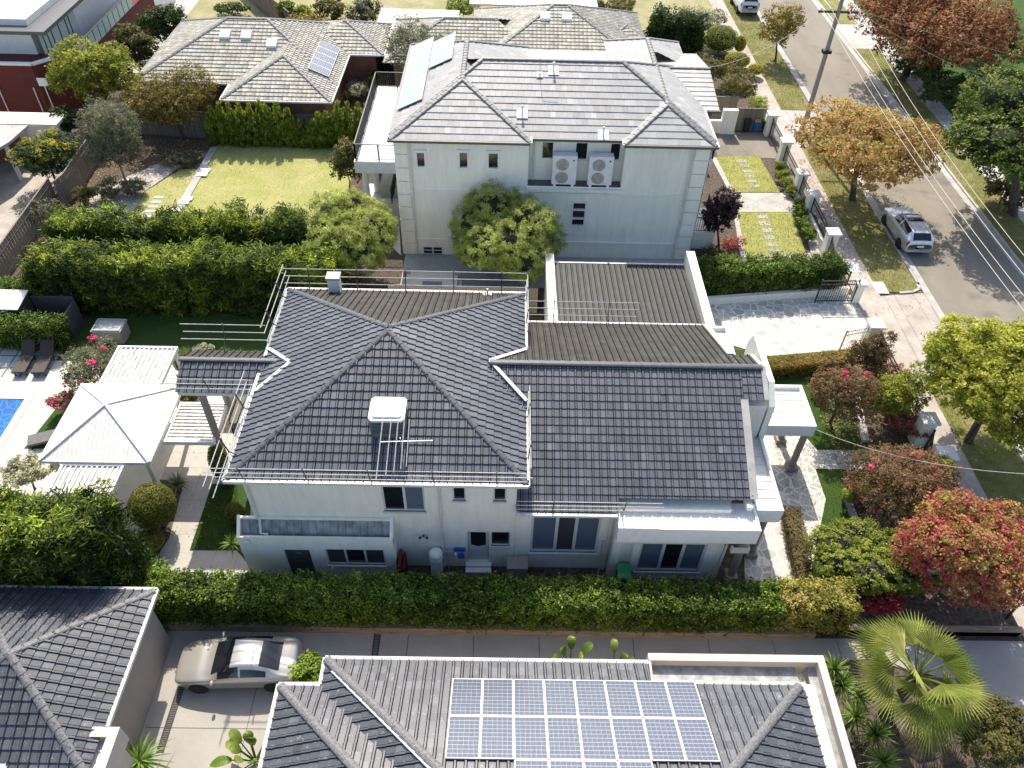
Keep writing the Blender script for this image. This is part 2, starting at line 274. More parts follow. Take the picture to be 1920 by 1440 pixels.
# ------------------------------------------------------------------ tiled roof planes (real relief)
PROF={'roll':[(0,.0),(.54,0),(.58,-.05),(.65,.042),(.81,.042),(.87,-.05),(.92,0)],'flat':[(0,0),(.96,0),(.97,-.006)],'s':[(0,.0),(.25,.0),(.5,.03),(.75,.03)],'far':[(0,.0),(.55,.0),(.65,-.02),(.8,.035)]}
def tile_plane(mb,poly,tw=.3,course=.33,prof='roll',lift=.035,mi=0,stagger=False,base=None):
    P=np.array(poly,float); n=np.cross(P[1]-P[0],P[2]-P[0]); n/=np.linalg.norm(n)
    if n[2]<0: n=-n
    z=np.array([0,0,1.]); v=z-n*(n@z); v/=np.linalg.norm(v); u=np.cross(v,n); o=P[0]-u*(P[0]@u)
    A=np.stack([(P-o)@u,(P-o)@v],1)
    ar=sum(A[i][0]*A[(i+1)%len(A)][1]-A[(i+1)%len(A)][0]*A[i][1] for i in range(len(A)))
    if ar<0: A=A[::-1]
    E=[]
    for i in range(len(A)):
        d=A[(i+1)%len(A)]-A[i]; l=np.linalg.norm(d)
        if l>1e-6: E.append((np.array([-d[1],d[0]])/l,A[i]))
    b0=A[:,1].min() if base is None else base; bmax=A[:,1].max(); amin,amax=A[:,0].min(),A[:,0].max()
    pr=PROF[prof]; k0=math.floor((A[:,1].min()-b0)/course+1e-6)
    def emit(cs,t):
        # clip against the convex outline
        for nn,pp in E:
            out=[];m=len(cs)
            for i in range(m):
                p,q=cs[i],cs[(i+1)%m]; dp=(p[0]-pp[0])*nn[0]+(p[1]-pp[1])*nn[1]; dq=(q[0]-pp[0])*nn[0]+(q[1]-pp[1])*nn[1]
                if dp>=-1e-7: out.append(p)
                if (dp>1e-7 and dq<-1e-7) or (dp<-1e-7 and dq>1e-7):
                    f=dp/(dp-dq); out.append(tuple(p[j]+(q[j]-p[j])*f for j in range(3)))
            cs=out
            if len(cs)<3: return
        mb.add([o+c[0]*u+c[1]*v+c[2]*n for c in cs],[tuple(range(len(cs)))],mi,t)
    k=k0
    while b0+k*course<bmax:
        ba=b0+k*course; bb=ba+course; off=(tw/2 if (stagger and k%2) else 0)
        j=math.floor((amin-off)/tw)-1
        while j*tw+off<amax:
            t=random.random(); dz=random.uniform(-.003,.003)
            cx=j*tw+off+tw/2; cy=(ba+bb)/2; dm=min((cx-pp[0])*nn[0]+(cy-pp[1])*nn[1] for nn,pp in E)
            if dm>-.6*(tw+course):
                for q in range(len(pr)):
                    x0,h0=pr[q]; x1,h1=pr[q+1] if q+1<len(pr) else (1.,pr[0][1])
                    a0=j*tw+off+x0*tw; a1=j*tw+off+x1*tw
                    emit([(a0,ba,h0+lift+dz),(a1,ba,h1+lift+dz),(a1,bb,h1+.002),(a0,bb,h0+.002)],t)
                    # riser
                    rs=[(a0,ba,h0-.004),(a1,ba,h1-.004),(a1,ba,h1+lift+dz),(a0,ba,h0+lift+dz)]
                    if all(((c[0]-pp[0])*nn[0]+(c[1]-pp[1])*nn[1])>-1e-6 for c in rs[:2] for nn,pp in E):
                        mb.add([o+c[0]*u+c[1]*v+c[2]*n for c in rs],[(0,1,2,3)],mi,t*.5)
            j+=1
        k+=1
def ridge_caps(mb,a,b,r=.12,seg=.4,mi=0,h=.5,gap=.004):
    a=np.array(a,float);b=np.array(b,float)
    if a[2]>b[2]+1e-6: a,b=b,a                  # start low, each cap laps the one below
    d=b-a;L=np.linalg.norm(d);d/=L;s=np.cross(d,[0,0,1.]);s/=np.linalg.norm(s);up=np.cross(s,d); n=max(1,int(round(L/seg)))
    for i in range(n):
        p=a+d*(L*i/n); q=a+d*(L*(i+1)/n+.03)
        vs=[]
        for pt,rr,lf in ((p,r*1.06,.012+.02),(q,r*.95,.0+.02)):
            for k in range(7):
                t=math.pi*k/6; vs.append(pt+s*math.cos(t)*rr+up*(math.sin(t)*rr*h+lf-.03))
        fs=[(k,k+1,8+k,7+k) for k in range(6)]+[tuple(range(7))[::-1]]
        mb.add(vs,fs,mi,random.random())
def hip_roof(mb,x0,x1,y0,y1,ze,sl,faces='nsew',caps=None,gable='',tm=0,cm=1,capr=.13,**kw):
    """faces: which slopes get tiles; gable: ends ('e','w') left upright"""
    hw=min(x1-x0,y1-y0)/2
    if y1-y0>=x1-x0:                                  # ridge runs north-south
        xm=(x0+x1)/2; za=ze+sl*hw; ya=y0 if 's' in gable else y0+hw; yb=y1 if 'n' in gable else y1-hw
        A=(xm,ya,za);B=(xm,yb,za)
        F={'s':[(x0,y0,ze),(x1,y0,ze),A],'n':[(x1,y1,ze),(x0,y1,ze),B],'w':[(x0,y1,ze),(x0,y0,ze),A,B],'e':[(x1,y0,ze),(x1,y1,ze),B,A]}
    else:
        ym=(y0+y1)/2; za=ze+sl*hw; xa=x0 if 'w' in gable else x0+hw; xb=x1 if 'e' in gable else x1-hw
        A=(xa,ym,za);B=(xb,ym,za)
        F={'w':[(x0,y1,ze),(x0,y0,ze),A],'e':[(x1,y0,ze),(x1,y1,ze),B],'s':[(x0,y0,ze),(x1,y0,ze),B,A],'n':[(x1,y1,ze),(x0,y1,ze),A,B]}
    for f in faces:
        if f in gable: continue
        P=F[f]; Q=[P[0]]
        for p in P[1:]:
            if np.linalg.norm(np.array(p)-np.array(Q[-1]))>1e-4: Q.append(p)
        tile_plane(mb,Q,mi=tm,**kw)
    if caps is not None:
        cor={'sw':(x0,y0,ze),'se':(x1,y0,ze),'nw':(x0,y1,ze),'ne':(x1,y1,ze)}
        if y1-y0>=x1-x0: top={'sw':A,'se':A,'nw':B,'ne':B}
        else: top={'sw':A,'nw':A,'se':B,'ne':B}
        for k in cor:
            if k in caps: ridge_caps(mb,cor[k],top[k],mi=cm,r=capr)
        if 'r' in caps and np.linalg.norm(np.array(A)-np.array(B))>.1: ridge_caps(mb,A,B,mi=cm,r=capr)
    return A,B
# wall facing the camera (-y) with real openings
def wall_s(mb,x0,x1,z0,z1,y,holes=(),dep=.14,mi=0):
    xs=sorted({x0,x1,*[h[0] for h in holes],*[h[1] for h in holes]}); zs=sorted({z0,z1,*[h[2] for h in holes],*[h[3] for h in holes]})
    for i in range(len(xs)-1):
        for k in range(len(zs)-1):
            cx=(xs[i]+xs[i+1])/2;cz=(zs[k]+zs[k+1])/2
            if any(h[0]<cx<h[1] and h[2]<cz<h[3] for h in holes): continue
            mb.quad((xs[i],y,zs[k]),(xs[i+1],y,zs[k]),(xs[i+1],y,zs[k+1]),(xs[i],y,zs[k+1]),mi)
    for a,b,c,d in [h[:4] for h in holes]:
        mb.quad((a,y,c),(b,y,c),(b,y+dep,c),(a,y+dep,c),mi);mb.quad((a,y,d),(a,y+dep,d),(b,y+dep,d),(b,y,d),mi)
        mb.quad((a,y,c),(a,y+dep,c),(a,y+dep,d),(a,y,d),mi);mb.quad((b,y,c),(b,y,d),(b,y+dep,d),(b,y+dep,c),mi)
        mb.quad((a,y+dep,c),(b,y+dep,c),(b,y+dep,d),(a,y+dep,d),mi)
def window_s(parent,x0,x1,z0,z1,y,cols=1,rows=1,mats=('glass',),frm='frame',fw=.06,dep=.1,sill=None,widths=None,name='window',proud=0.):
    """y is the outer wall plane; the frame sits in the reveal"""
    f=MB(); yb=y+dep; yf=yb-.06-proud
    f.box(x0,yf,z0,x0+fw,yb,z1);f.box(x1-fw,yf,z0,x1,yb,z1);f.box(x0+fw,yf,z1-fw,x1-fw,yb,z1);f.box(x0+fw,yf,z0,x1-fw,yb,z0+fw)
    ws=widths or [1/cols]*cols; e=[0]
    for q in ws: e.append(e[-1]+q)
    X=[x0+(x1-x0)*q for q in e]
    for q in X[1:-1]: f.box(q-fw*.7,yf+.003,z0+fw,q+fw*.7,yb,z1-fw)
    for r in range(1,rows):
        zz=z0+(z1-z0)*r/rows; f.box(x0+fw,yf+.006,zz-fw*.35,x1-fw,yb,zz+fw*.35)
    if sill: f.box(x0-sill[0],y-sill[1],z0-.09,x1+sill[0],yf-.002,z0)
    fo=f.build(name,frm,parent)
    g=MB()
    for i in range(len(ws)): g.quad((X[i]+fw*.5,yb-.025,z0+fw*.5),(X[i+1]-fw*.5,yb-.025,z0+fw*.5),(X[i+1]-fw*.5,yb-.025,z1-fw*.5),(X[i]+fw*.5,yb-.025,z1-fw*.5),i%len(mats))
    g.build('pane',list(mats),fo); return fo
def gutter(mb,pts,w=.12,h=.12,mi=0):
    for a,b in zip(pts[:-1],pts[1:]): mb.bar(a,b,w,h,mi)
def flat(name,pts,z,mat,kind='structure',thick=None):
    """ground sheet given by photo-measured outline points or world xy"""
    mb=MB(); P=[(p[0],p[1]) for p in pts]
    n=len(P); a=sum(P[i][0]*P[(i+1)%n][1]-P[(i+1)%n][0]*P[i][1] for i in range(n))
    if a<0: P=P[::-1]
    if thick: mb.prism(P,z-thick,z)
    else: mb.poly([(p[0],p[1],z) for p in P])
    o=mb.build(name,mat); return struct(o,kind)
def px(*pts,z=0.): return [W(a,b,z)[:2] for a,b in pts]
# ================================================================== GROUND
def sheet(name,pts,z,mat,thick=None): return flat(name,pts,z,mat,thick=thick)
sheet('ground',[(-260,-160),(260,-160),(260,330),(-260,330)],0.,'soil')
sheet('dry_grass_field',[(-60,71),(21,71),(21,300),(-200,300),(-200,80)],.008,'field')
sheet('road',[(24.75,-60),(31.75,-60),(31.75,300),(24.75,300)],.012,'asphalt')
def kerb(name,pts,w=.16,h=.13):
    mb=MB()
    for a,b in zip(pts[:-1],pts[1:]): mb.bar((a[0],a[1],h/2),(b[0],b[1],h/2),w,h)
    return struct(mb.build(name,'concrete'))
kerb('kerb',[(24.65,37.2),(24.65,54.)]);kerb('kerb',[(24.65,60.),(24.65,300)]);kerb('kerb',[(24.65,-60),(24.65,30.)])
kerb('kerb',[(23.2,36.4),(24.0,36.5),(24.5,36.8),(24.65,37.4)])
kerb('kerb',[(31.85,-60),(31.85,73)]);kerb('kerb',[(31.85,79),(31.85,300)])
sheet('gutter_channel',[(24.73,-60),(25.15,-60),(25.15,300),(24.73,300)],.018,'concrete')
sheet('gutter_channel',[(31.35,-60),(31.77,-60),(31.77,300),(31.35,300)],.018,'concrete')
for y0,y1 in ((-60,28.5),(36.5,54),(60,300)): sheet('verge',[(22,y0),(24.57,y0),(24.57,y1),(22,y1)],.05,'verge')
sheet('footpath',[(20.5,-60),(22,-60),(22,300),(20.5,300)],.04,'concrete_pink')
sheet('driveway_crossing',[(20.4,28.5),(24.75,28.5),(24.75,36.5),(23.2,36.3),(20.4,35.8)],.046,'concrete_pink')
sheet('driveway_crossing',[(20.4,54),(24.75,54),(24.75,60),(20.4,60)],.046,'concrete')
for y0,y1 in ((-60,73),(79,300)): sheet('verge',[(31.93,y0),(34.2,y0),(34.2,y1),(31.93,y1)],.05,'verge')
sheet('footpath',[(34.2,-60),(35.7,-60),(35.7,300),(34.2,300)],.04,'concrete')
sheet('driveway_crossing',[(31.75,73),(34.2,73),(34.2,79),(31.75,79)],.046,'concrete')
sheet('front_lawn',[(35.7,-60),(90,-60),(90,300),(35.7,300)],.03,'lush')
# north neighbour front garden
sheet('asphalt_driveway',px((1335,248),(1482,248),(1500,300),(1345,292)),.02,'asphalt')
sheet('front_lawn',px((1343,294),(1423,294),(1462,361),(1374,361)),.03,'lawn')
sheet('front_lawn',px((1383,399),(1483,399),(1511,477),(1397,480)),.03,'lawn')
sheet('garden_path',px((1374,362),(1478,362),(1500,398),(1383,398)),.024,'concrete')
sheet('garden_path',px((1290,482),(1540,474),(1560,500),(1290,502)),.024,'concrete_pink')
sheet('garden_path',px((1460,290),(1472,290),(1545,474),(1520,474),(1500,398)),.026,'concrete')
for p in ((1335,300,1343,300,1385,400,1396,480,1386,482,1370,400),): sheet('garden_edging',px((1333,296),(1343,296),(1376,362),(1368,362)),.034,'concrete'); sheet('garden_edging',px((1375,400),(1383,400),(1397,480),(1388,481)),.034,'concrete')
def stepping(cells,mat,lab,z=.045,t=.04):
    for i,c in enumerate(cells):
        mb=MB(); (a,b),(cc,d)=c; p=W(a,b); q=W(cc,d); mb.box(p[0],p[1],z-t,q[0],q[1],z)
        tag(mb.build('stepping_stone',mat),lab+', '+('farthest','second farthest','third farthest','third nearest','second nearest','nearest')[i]+' of six','paver','stepping stones '+lab.split(' in ')[-1])
stepping([((1380+i*4.9,300+i*9.4),(1401+i*4.9,305.5+i*9.4)) for i in range(6)],'bluestone','square stepping stone in the far little lawn')
stepping([((1418+i*4.3,403+i*13.),(1441+i*4.3,411+i*13.)) for i in range(6)],'bluestone','square stepping stone in the near little lawn')
# back lawn with its paved edge
sheet('back_lawn',[(-21.2,34),(-10.6,34),(-10.6,52.6),(-21.2,52.6)],.03,'lawn')
sheet('curved_paving',px((175,360),(300,305),(340,312),(270,360),(235,425),(150,425)),.022,'concrete')
sheet('side_lawn',px((340,318),(372,318),(318,425),(232,425),(272,360)),.026,'lawn')
kerb('lawn_edging',[W(402,278)[:2],W(322,420)[:2]],.5,.1)
stepping([((290-i*5.5,368+i*8.8),(306-i*5.5,373+i*8.8)) for i in range(6)],'bluestone','oblong stepping stone in the narrow side grass')
for i,(a,b) in enumerate(((385,322),(380,330),(352,375),(345,382),(333,398),(328,406))):
    mb=MB(); p=W(a,b); mb.box(p[0]-.35,p[1]-.22,.06,p[0]+.35,p[1]+.22,.15); tag(mb.build('edging_block','whitepaint'),('farthest','second farthest','third farthest','third nearest','second nearest','nearest')[i]+' white stone block along the edge of the back lawn','block','white blocks along the lawn edge')
sheet('side_yard',[(-33,34),(-29.6,34),(-29.6,50),(-38,50),(-45,34)],.02,'concrete_pink')
sheet('garden_bed',px((640,280),(680,270),(700,390),(600,430)),.022,'soil')
sheet('paved_terrace',px((690,345),(745,345),(752,480),(690,420)),.03,'deck')
# main property: left yard
sheet('pool_deck',[(-40,18.5),(-13.6,18.5),(-13.6,29.4),(-40,29.4)],.02,'deck')
sheet('paver_terrace',[(-40,28.1),(-23.0,28.1),(-23.0,31.0),(-40,31.0)],.026,'pool_paver')
sheet('back_turf',[(-22.7,29.4),(-8.5,29.4),(-8.5,33.4),(-22.7,33.4)],.028,'lush')
sheet('turf_patch',px((128,738),(168,738),(100,842),(45,842)),.03,'lush')
sheet('terrace',[(-15.2,15.9),(-9.3,15.9),(-9.3,24.6),(-15.2,24.6)],.034,'terrace')
sheet('side_turf',px((398,908),(470,908),(470,1033),(356,1033)),.042,'lush')
sheet('side_bed',px((300,900),(345,905),(318,1010),(268,1085),(240,1085)),.041,'soil')
pm=MB(); 
x0,x1,y0,y1=-40,-23.35,17.5,26.6
pm.quad((x0,y0,-.12),(x1,y0,-.12),(x1,y1,-.12),(x0,y1,-.12))
# water sits 4 mm above the deck sheet as a pool seen from above, with a coping round it
pw=MB(); pw.box(x0,y0,-.3,x1,y1,.03); struct(pw.build('pool_water','water'),'structure')
pc=MB(); pc.box(x1,y0,.0,x1+.35,y1+.35,.06); pc.box(x0,y1,.0,x1,y1+.35,.06); struct(pc.build('pool_coping','deck'))
sheet('bounce_strip',[(-6,36.3),(11.4,36.3),(11.4,39.4),(-6,39.4)],.024,'bluestone')  # paving added here to bounce light onto the foot of the white wall
# front garden of the main house
sheet('crazy_paved_driveway',px((1322,560),(1560,545),(1600,556),(1640,600),(1600,655),(1440,668),(1345,640),(1290,600)),.03,'crazy')
sheet('crazy_paved_walk',[(9.8,15.6),(12.05,15.6),(14.6,21.3),(14.6,23.05),(17.6,23.05),(20.4,23.2),(20.4,24.3),(15.0,24.2),(13.9,27.),(11.,27.),(11.,22)],.034,'crazy')
sheet('front_turf',[(11.3,17),(20.4,17),(20.4,31.2),(11.3,31.2)],.026,'lush')
# south neighbour driveway
sheet('aggregate_driveway',[(-12.6,-20),(20.4,-20),(20.4,14.6),(-12.6,14.6)],.02,'agg')
jm=MB()
for x in (-8.7,-3.4,-.9,1.6,5.2,8.1,10.6,13.1): jm.box(x-.012,11.9 if x>-6 else 8.,.022,x+.012,14.5,.026)
jm.box(-12.2,10.9,.022,-7.2,10.925,.026); jm.box(-12.2,13.1,.022,-7.,13.12,.026); struct(jm.build('driveway_joints','gutter_dark'))
def grate(x0,y0,x1,y1,lab):
    mb=MB(); d=np.array([x1-x0,y1-y0]);L=np.linalg.norm(d);d/=L; n=np.array([-d[1],d[0]])
    for s in (-.11,.11): mb.bar((x0+n[0]*s,y0+n[1]*s,.035),(x1+n[0]*s,y1+n[1]*s,.035),.03,.02)
    k=int(L/.06)
    for i in range(k): 
        c=np.array([x0,y0])+d*(L*(i+.5)/k); mb.bar((c[0]-n[0]*.1,c[1]-n[1]*.1,.034),(c[0]+n[0]*.1,c[1]+n[1]*.1,.034),.025,.014)
    tag(mb.build('drain_grate','black'),lab,'drain grate')
a=W(364,1212);b=W(300,1412); grate(a[0],a[1],b[0],b[1],'black slotted drain grate crossing the driveway by the front of the gold sedan')
a=W(708,1190);b=W(702,1236); grate(a[0],a[1],b[0],b[1],'black slotted drain grate across the narrow shaded driveway behind the sedan')
rw=MB(); rw.box(-12.7,14.55,0,12.2,14.8,.42); rw.box(12.2,14.8,0,20.4,15.05,.35)
tag(rw.build('retaining_wall','plank'),'low tan timber sleeper wall below the long front hedge','retaining wall')
bed=MB(); bed.box(-12.7,14.8,0,20.3,16.9 if False else 16.4,.3); struct(bed.build('hedge_bed','soil'))
# ================================================================== fences
def paling_fence(name,pts,h,label,mat='paling',cap=True):
    t=thing(name,label,'fence',(pts[0][0],pts[0][1],0)); mb=MB(); rl=MB()
    for a,b in zip(pts[:-1],pts[1:]):
        a=np.array(a[:2]);b=np.array(b[:2]);L=np.linalg.norm(b-a);d=(b-a)/L;n=max(1,int(L/.15)); nn=np.array([-d[1],d[0]])
        for i in range(n):
            p=a+d*(L*i/n);q=a+d*(L*(i+1)/n-.012); o=nn*(.008 if i%2 else -.008); hh=h+random.uniform(-.02,.02)
            mb.bar((p[0]+o[0],p[1]+o[1],hh/2),(q[0]+o[0],q[1]+o[1],hh/2),.018,hh)
        if cap: rl.bar((*a,h+.03),(*b,h+.03),.09,.045)
        for z in (.3,h-.35): rl.bar((*(a+nn*.04),z),(*(b+nn*.04),z),.05,.08)
    mb.build('palings',mat,t); rl.build('rails',mat,t); return t
paling_fence('paling_fence',[(-27.9,53.9),(-20.4,53.2)],2.0,'grey paling fence behind the back lawn, under the olive tree') 
paling_fence('paling_fence',[W(180,240,1.9),W(118,330,1.9),W(100,345,1.9)],2.0,'weathered brown side fence next to the grey-green feathery tree')
paling_fence('paling_fence',[W(92,336,1.7),W(-20,492,1.7)],1.8,'brown paling fence running down past the pink side path')
paling_fence('paling_fence',[(-20.3,53.3),(-6.6,53.9)],1.9,'paling fence almost hidden behind the row of pencil conifers')
paling_fence('boundary_fence',[(-6.3,34.0),(1.9,34.0)],1.7,'dark boarded fence between the two clipped trees below the white house',mat='taupe')
paling_fence('paling_fence',[(-19.5,72.5),(-24,79),(-27,84)],2.2,'tall grey plank fence behind the far left brick house')
paling_fence('paling_fence',[W(1342,182,1.9),W(1386,182,1.9)],1.9,'brown timber screen standing on the low wall beside the three bins')
# ================================================================== MAIN HOUSE
S=.465
mh=thing('main_house','two storey pale house with a charcoal pyramid roof and a long lower tiled wing','house',(-4.4,22.8,0))
wm=MB()
UW=[(-4.36,-2.78,3.72,5.45),(-1.74,-1.26,4.45,5.45),(-.24,.24,4.45,5.45)]
LW=[(-1.24,-.40,.35,2.45),(-.33,.44,1.5,2.45)]
wall_s(wm,-9.35,.62,0,5.75,17.6,UW+LW)
wm.box(-9.35,17.75,0,.62,28.0,5.75)                # inner volume
wm.quad((-9.35,17.6,0),(-9.35,17.6,5.75),(-9.35,17.75,5.75),(-9.35,17.75,0));wm.quad((.62,17.6,0),(.62,17.75,0),(.62,17.75,5.75),(.62,17.6,5.75))
WW=[(1.24,3.92,1.12,3.68)]
wall_s(wm,.63,4.42,0,4.1,17.6,WW); wm.box(.63,17.75,0,4.42,28.0,4.1)
FW=[(5.5,8.1,.55,2.5),(4.75,5.25,.25,2.45)]
wall_s(wm,4.43,8.75,0,3.0,17.15,FW); wm.box(4.43,17.3,0,8.75,17.58,3.0)
wm.box(4.43,17.6,0,8.75,28.0,4.1); wm.box(8.75,19.4,0,9.5,28,4.1)
# gable end above the wing and its stepped block
wm.prism([(9.3,17.6),(9.52,17.6),(9.52,28),(9.3,28)],4.1,4.3)
wm.box(9.53,21.55,2.5,10.6,24.4,5.7)
wm.build('wall','wall',mh)
for i,hh in enumerate(UW+LW+WW+FW):
    if i==0: window_s(mh,*hh,17.6,mats=('glass','blind'),widths=(.52,.48),sill=(.04,.05),fw=.07)
    elif i in (1,2): window_s(mh,*hh,17.6,mats=('glass',),sill=(.04,.05),fw=.05)
    elif i==3:
        d=MB(); d.box(hh[0]+.03,17.69,hh[2],hh[1]-.03,17.74,hh[3]-.03); dd=d.build('door','frame',mh)
        g=MB(); g.poly([(hh[0]+.12,17.684,1.45),(hh[0]+.3,17.684,1.38),(hh[0]+.42,17.684,1.33),(hh[1]-.3,17.684,1.38),(hh[1]-.12,17.684,1.45),(hh[1]-.12,17.684,2.3),(hh[0]+.12,17.684,2.3)]); g.build('door_glass','glass',dd)
        g=MB(); g.blob((hh[1]-.08,17.66,1.3),(.03,.03,.03)); g.build('door_knob','steel',dd)
        g=MB(); g.box(hh[0]-.1,17.2,0,hh[1]+.1,17.59,.18); g.box(hh[0]-.1,17.4,.18,hh[1]+.1,17.59,.33); g.build('door_step','wall2',mh)
    elif i==4: window_s(mh,*hh,17.6,mats=('glass',),sill=(.04,.06),fw=.05)
    elif i==5: window_s(mh,*hh,17.6,mats=('blind','insect','blind'),widths=(.37,.28,.35),sill=(.05,.09),fw=.09)
    elif i==6: window_s(mh,*hh,17.15,mats=('blind','glass','blind'),widths=(.36,.3,.34),sill=(.05,.07),fw=.09)
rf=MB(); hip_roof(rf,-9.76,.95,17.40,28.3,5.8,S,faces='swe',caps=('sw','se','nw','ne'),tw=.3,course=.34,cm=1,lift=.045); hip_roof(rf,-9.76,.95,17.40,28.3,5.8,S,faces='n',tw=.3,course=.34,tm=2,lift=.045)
tile_plane(rf,[(-.62,22.8,6.62),(.62,17.35,4.18),(.62+.001,17.35,4.18),(9.55,17.35,4.18),(9.55,22.8,6.62)][0:1]+[(.64,17.35,4.18),(4.46,17.35,4.18),(4.46,22.8,6.62)],tw=.3,course=.34)
tile_plane(rf,[(4.46,17.86,4.408),(9.55,17.86,4.408),(9.55,22.8,6.62),(4.46,22.8,6.62)],tw=.3,course=.34,base=-.559)
tile_plane(rf,[(9.55,28.2,4.2),(.0,28.2,4.2),(-.6,22.8,6.62),(9.55,22.8,6.62)],tw=.3,course=.34,mi=2)
tile_plane(rf,[(9.56,21.5,6.04),(10.38,21.5,6.04),(10.38,22.8,6.62),(9.56,22.8,6.62)],tw=.3,course=.34,base=None)
tile_plane(rf,[(10.38,24.2,5.99),(9.56,24.2,5.99),(9.56,22.8,6.62),(10.38,22.8,6.62)],tw=.3,course=.34,mi=2)
ridge_caps(rf,(-.5,22.8,6.66),(10.4,22.8,6.66),mi=1,r=.15)
rf.build('roof',['tile_main','ridge','tile_aged'],mh,tint=True)
gm=MB(); zz=5.74
gutter(gm,[(-9.86,17.3,zz),(1.02,17.3,zz),(1.02,28.4,zz),(-9.86,28.4,zz),(-9.86,17.3,zz)],.13,.13)
gutter(gm,[(.64,17.25,4.1),(4.4,17.25,4.1)],.12,.12); gutter(gm,[(1.,28.3,4.12),(9.6,28.3,4.12)],.12,.12)
gm.box(-9.7,17.36,5.6,.9,17.6,5.68); gm.box(.64,17.3,3.95,4.4,17.6,4.03)
for x in (-9.21,-2.22): 
    if x<-5: gm.tube([(x,17.34,5.7),(x,17.5,5.45),(x,17.53,3.3),(x+.1,17.45,3.2),(x+.12,17.15,2.8),(x+.4,17.12,2.78)],.05,8)
    else: gm.tube([(x,17.34,5.7),(x,17.53,5.5),(x,17.53,.1)],.05,8)
gm.tube([(4.28,17.3,4.0),(4.28,17.5,3.8),(4.28,17.5,.1)],.05,8)
gm.build('gutter','gutter',mh)
fl=MB()
for a,b in (((.98,21.3,6.03),(-.5,22.86,6.70)),((-.5,22.86,6.70),(1.0,24.3,6.05)),((-9.78,21.7,5.86),(-8.5,22.85,6.42)),((-8.5,22.85,6.42),(-9.76,24.2,5.9))): fl=MB(); fl.bar(a,b,.14,.05); fl.build('flashing','whitepaint',mh)
fl=MB(); fl.bar((9.57,17.86,4.46),(9.57,21.5,6.1),.30,.05,1); fl.bar((9.57,24.2,6.05),(9.57,28.2,4.26),.30,.05,1); fl.bar((10.47,21.5,6.1),(10.47,22.8,6.66),.2,.05,1); fl.bar((10.47,22.8,6.66),(10.47,24.2,6.03),.2,.05,1)
fl.build('verge_trim',['whitepaint','concrete'],mh)
# parapet annex (left, low)
an=MB(); AW=[(-6.75,-4.45,.95,2.02),(-8.35,-7.35,.0,1.95)]
wall_s(an,-9.98,-4.05,0,2.72,16.98,AW); an.box(-9.98,17.14,0,-4.05,17.58,2.35)
for xa,xb in ((-9.98,-9.86),(-4.17,-4.05)): an.add([(xa,17.0,2.3),(xb,17.0,2.3),(xb,17.58,2.3),(xa,17.58,2.3),(xa,17.0,2.76),(xb,17.0,2.76),(xb,17.58,3.36),(xa,17.58,3.36)],[(0,3,2,1),(4,5,6,7),(0,1,5,4),(1,2,6,5),(2,3,7,6),(3,0,4,7)])
an.quad((-9.98,16.98,0),(-9.98,16.98,2.72),(-9.98,17.14,2.72),(-9.98,17.14,0))
an.quad((-4.05,16.98,0),(-4.05,17.14,0),(-4.05,17.14,2.72),(-4.05,16.98,2.72))
an.box(-9.98,16.98,2.72,-4.05,17.08,2.75); an.box(-9.86,17.5,3.2,-4.17,17.585,3.3)
an.build('annex','wall2',mh)
ar=MB(); ar.add([(-9.86,17.1,2.5),(-4.17,17.1,2.5),(-4.17,17.58,3.2),(-9.86,17.58,3.2)],[(0,1,2,3)])
for i in range(19): x=-9.55+i*.28; ar.bar((x,17.14,2.60),(x,17.5,3.12),.03,.05)
ar.build('annex_roof','roofmetal_blue',mh)
window_s(mh,*AW[0],16.98,mats=('insect','glass','insect'),cols=3,sill=(.03,.07),fw=.06)
d=MB(); d.box(-8.33,17.06,.0,-7.37,17.1,1.93); dd=d.build('door','gutter_dark',mh); d=MB(); d.box(-7.95,17.04,1.6,-7.75,17.058,1.63); d.build('door_plate','steel',dd)
lp=MB(); lp.lathe((-9.62,16.9,2.5),[(.0,-.04),(.1,-.03),(.12,.0),(.1,.03),(0,.04)],12,axis='y'); lp.build('wall_lamp','whitepaint',mh)
# flat roofs on the street side
def flat_roof(mb,x0,x1,y0,y1,zt,zb,rim=.14,drop=.14,ribs='y',mi_w=0,mi_m=1,step=.42,open_='' ):
    for nm,b in {'s':(x0,y0,x1,y0+rim),'n':(x0,y1-rim,x1,y1),'w':(x0,y0+rim,x0+rim,y1-rim),'e':(x1-rim,y0+rim,x1,y1-rim)}.items():
        if nm not in open_: mb.box(b[0],b[1],zb,b[2],b[3],zt,mi_w)
    mb.box(x0+.003,y0+.003,zb+.02,x1-.003,y1-.003,zt-drop,mi_m)
    if ribs=='y':
        x=x0+rim+step*.4
        while x<x1-rim: mb.box(x,y0+rim,zt-drop,x+.05,y1-rim,zt-drop+.035,mi_m); x+=step
    else:
        y=y0+rim+step*.4
        while y<y1-rim: mb.box(x0+rim,y,zt-drop,x1-rim,y+.05,zt-drop+.035,mi_m); y+=step
pf=MB()
flat_roof(pf,4.42,9.72,16.78,18.1,3.98,3.12,rim=.1,drop=.1,ribs='y',open_='n',step=.36)
flat_roof(pf,9.74,10.78,17.70,22.35,4.0,3.25,rim=.12,drop=.18,ribs='x')
flat_roof(pf,10.8,13.7,22.85,25.4,3.15,2.5,rim=.14,drop=.18,ribs='x',step=.36)
pf.build('flat_roof',['whitepaint','roofmetal'],mh)
cl=MB()
for x,y,zt in ((13.45,23.05,2.52),(13.35,24.75,2.52),(10.55,18.35,3.2),(9.5,17.25,3.1)):
    cl=MB(); cl.box(x-.24,y-.24,0,x+.24,y+.24,.3,1); cl.lathe((x,y,.3),[(.155,0),(.15,zt-.3)],18,0); cl.build('column',['taupe','taupe'],mh)
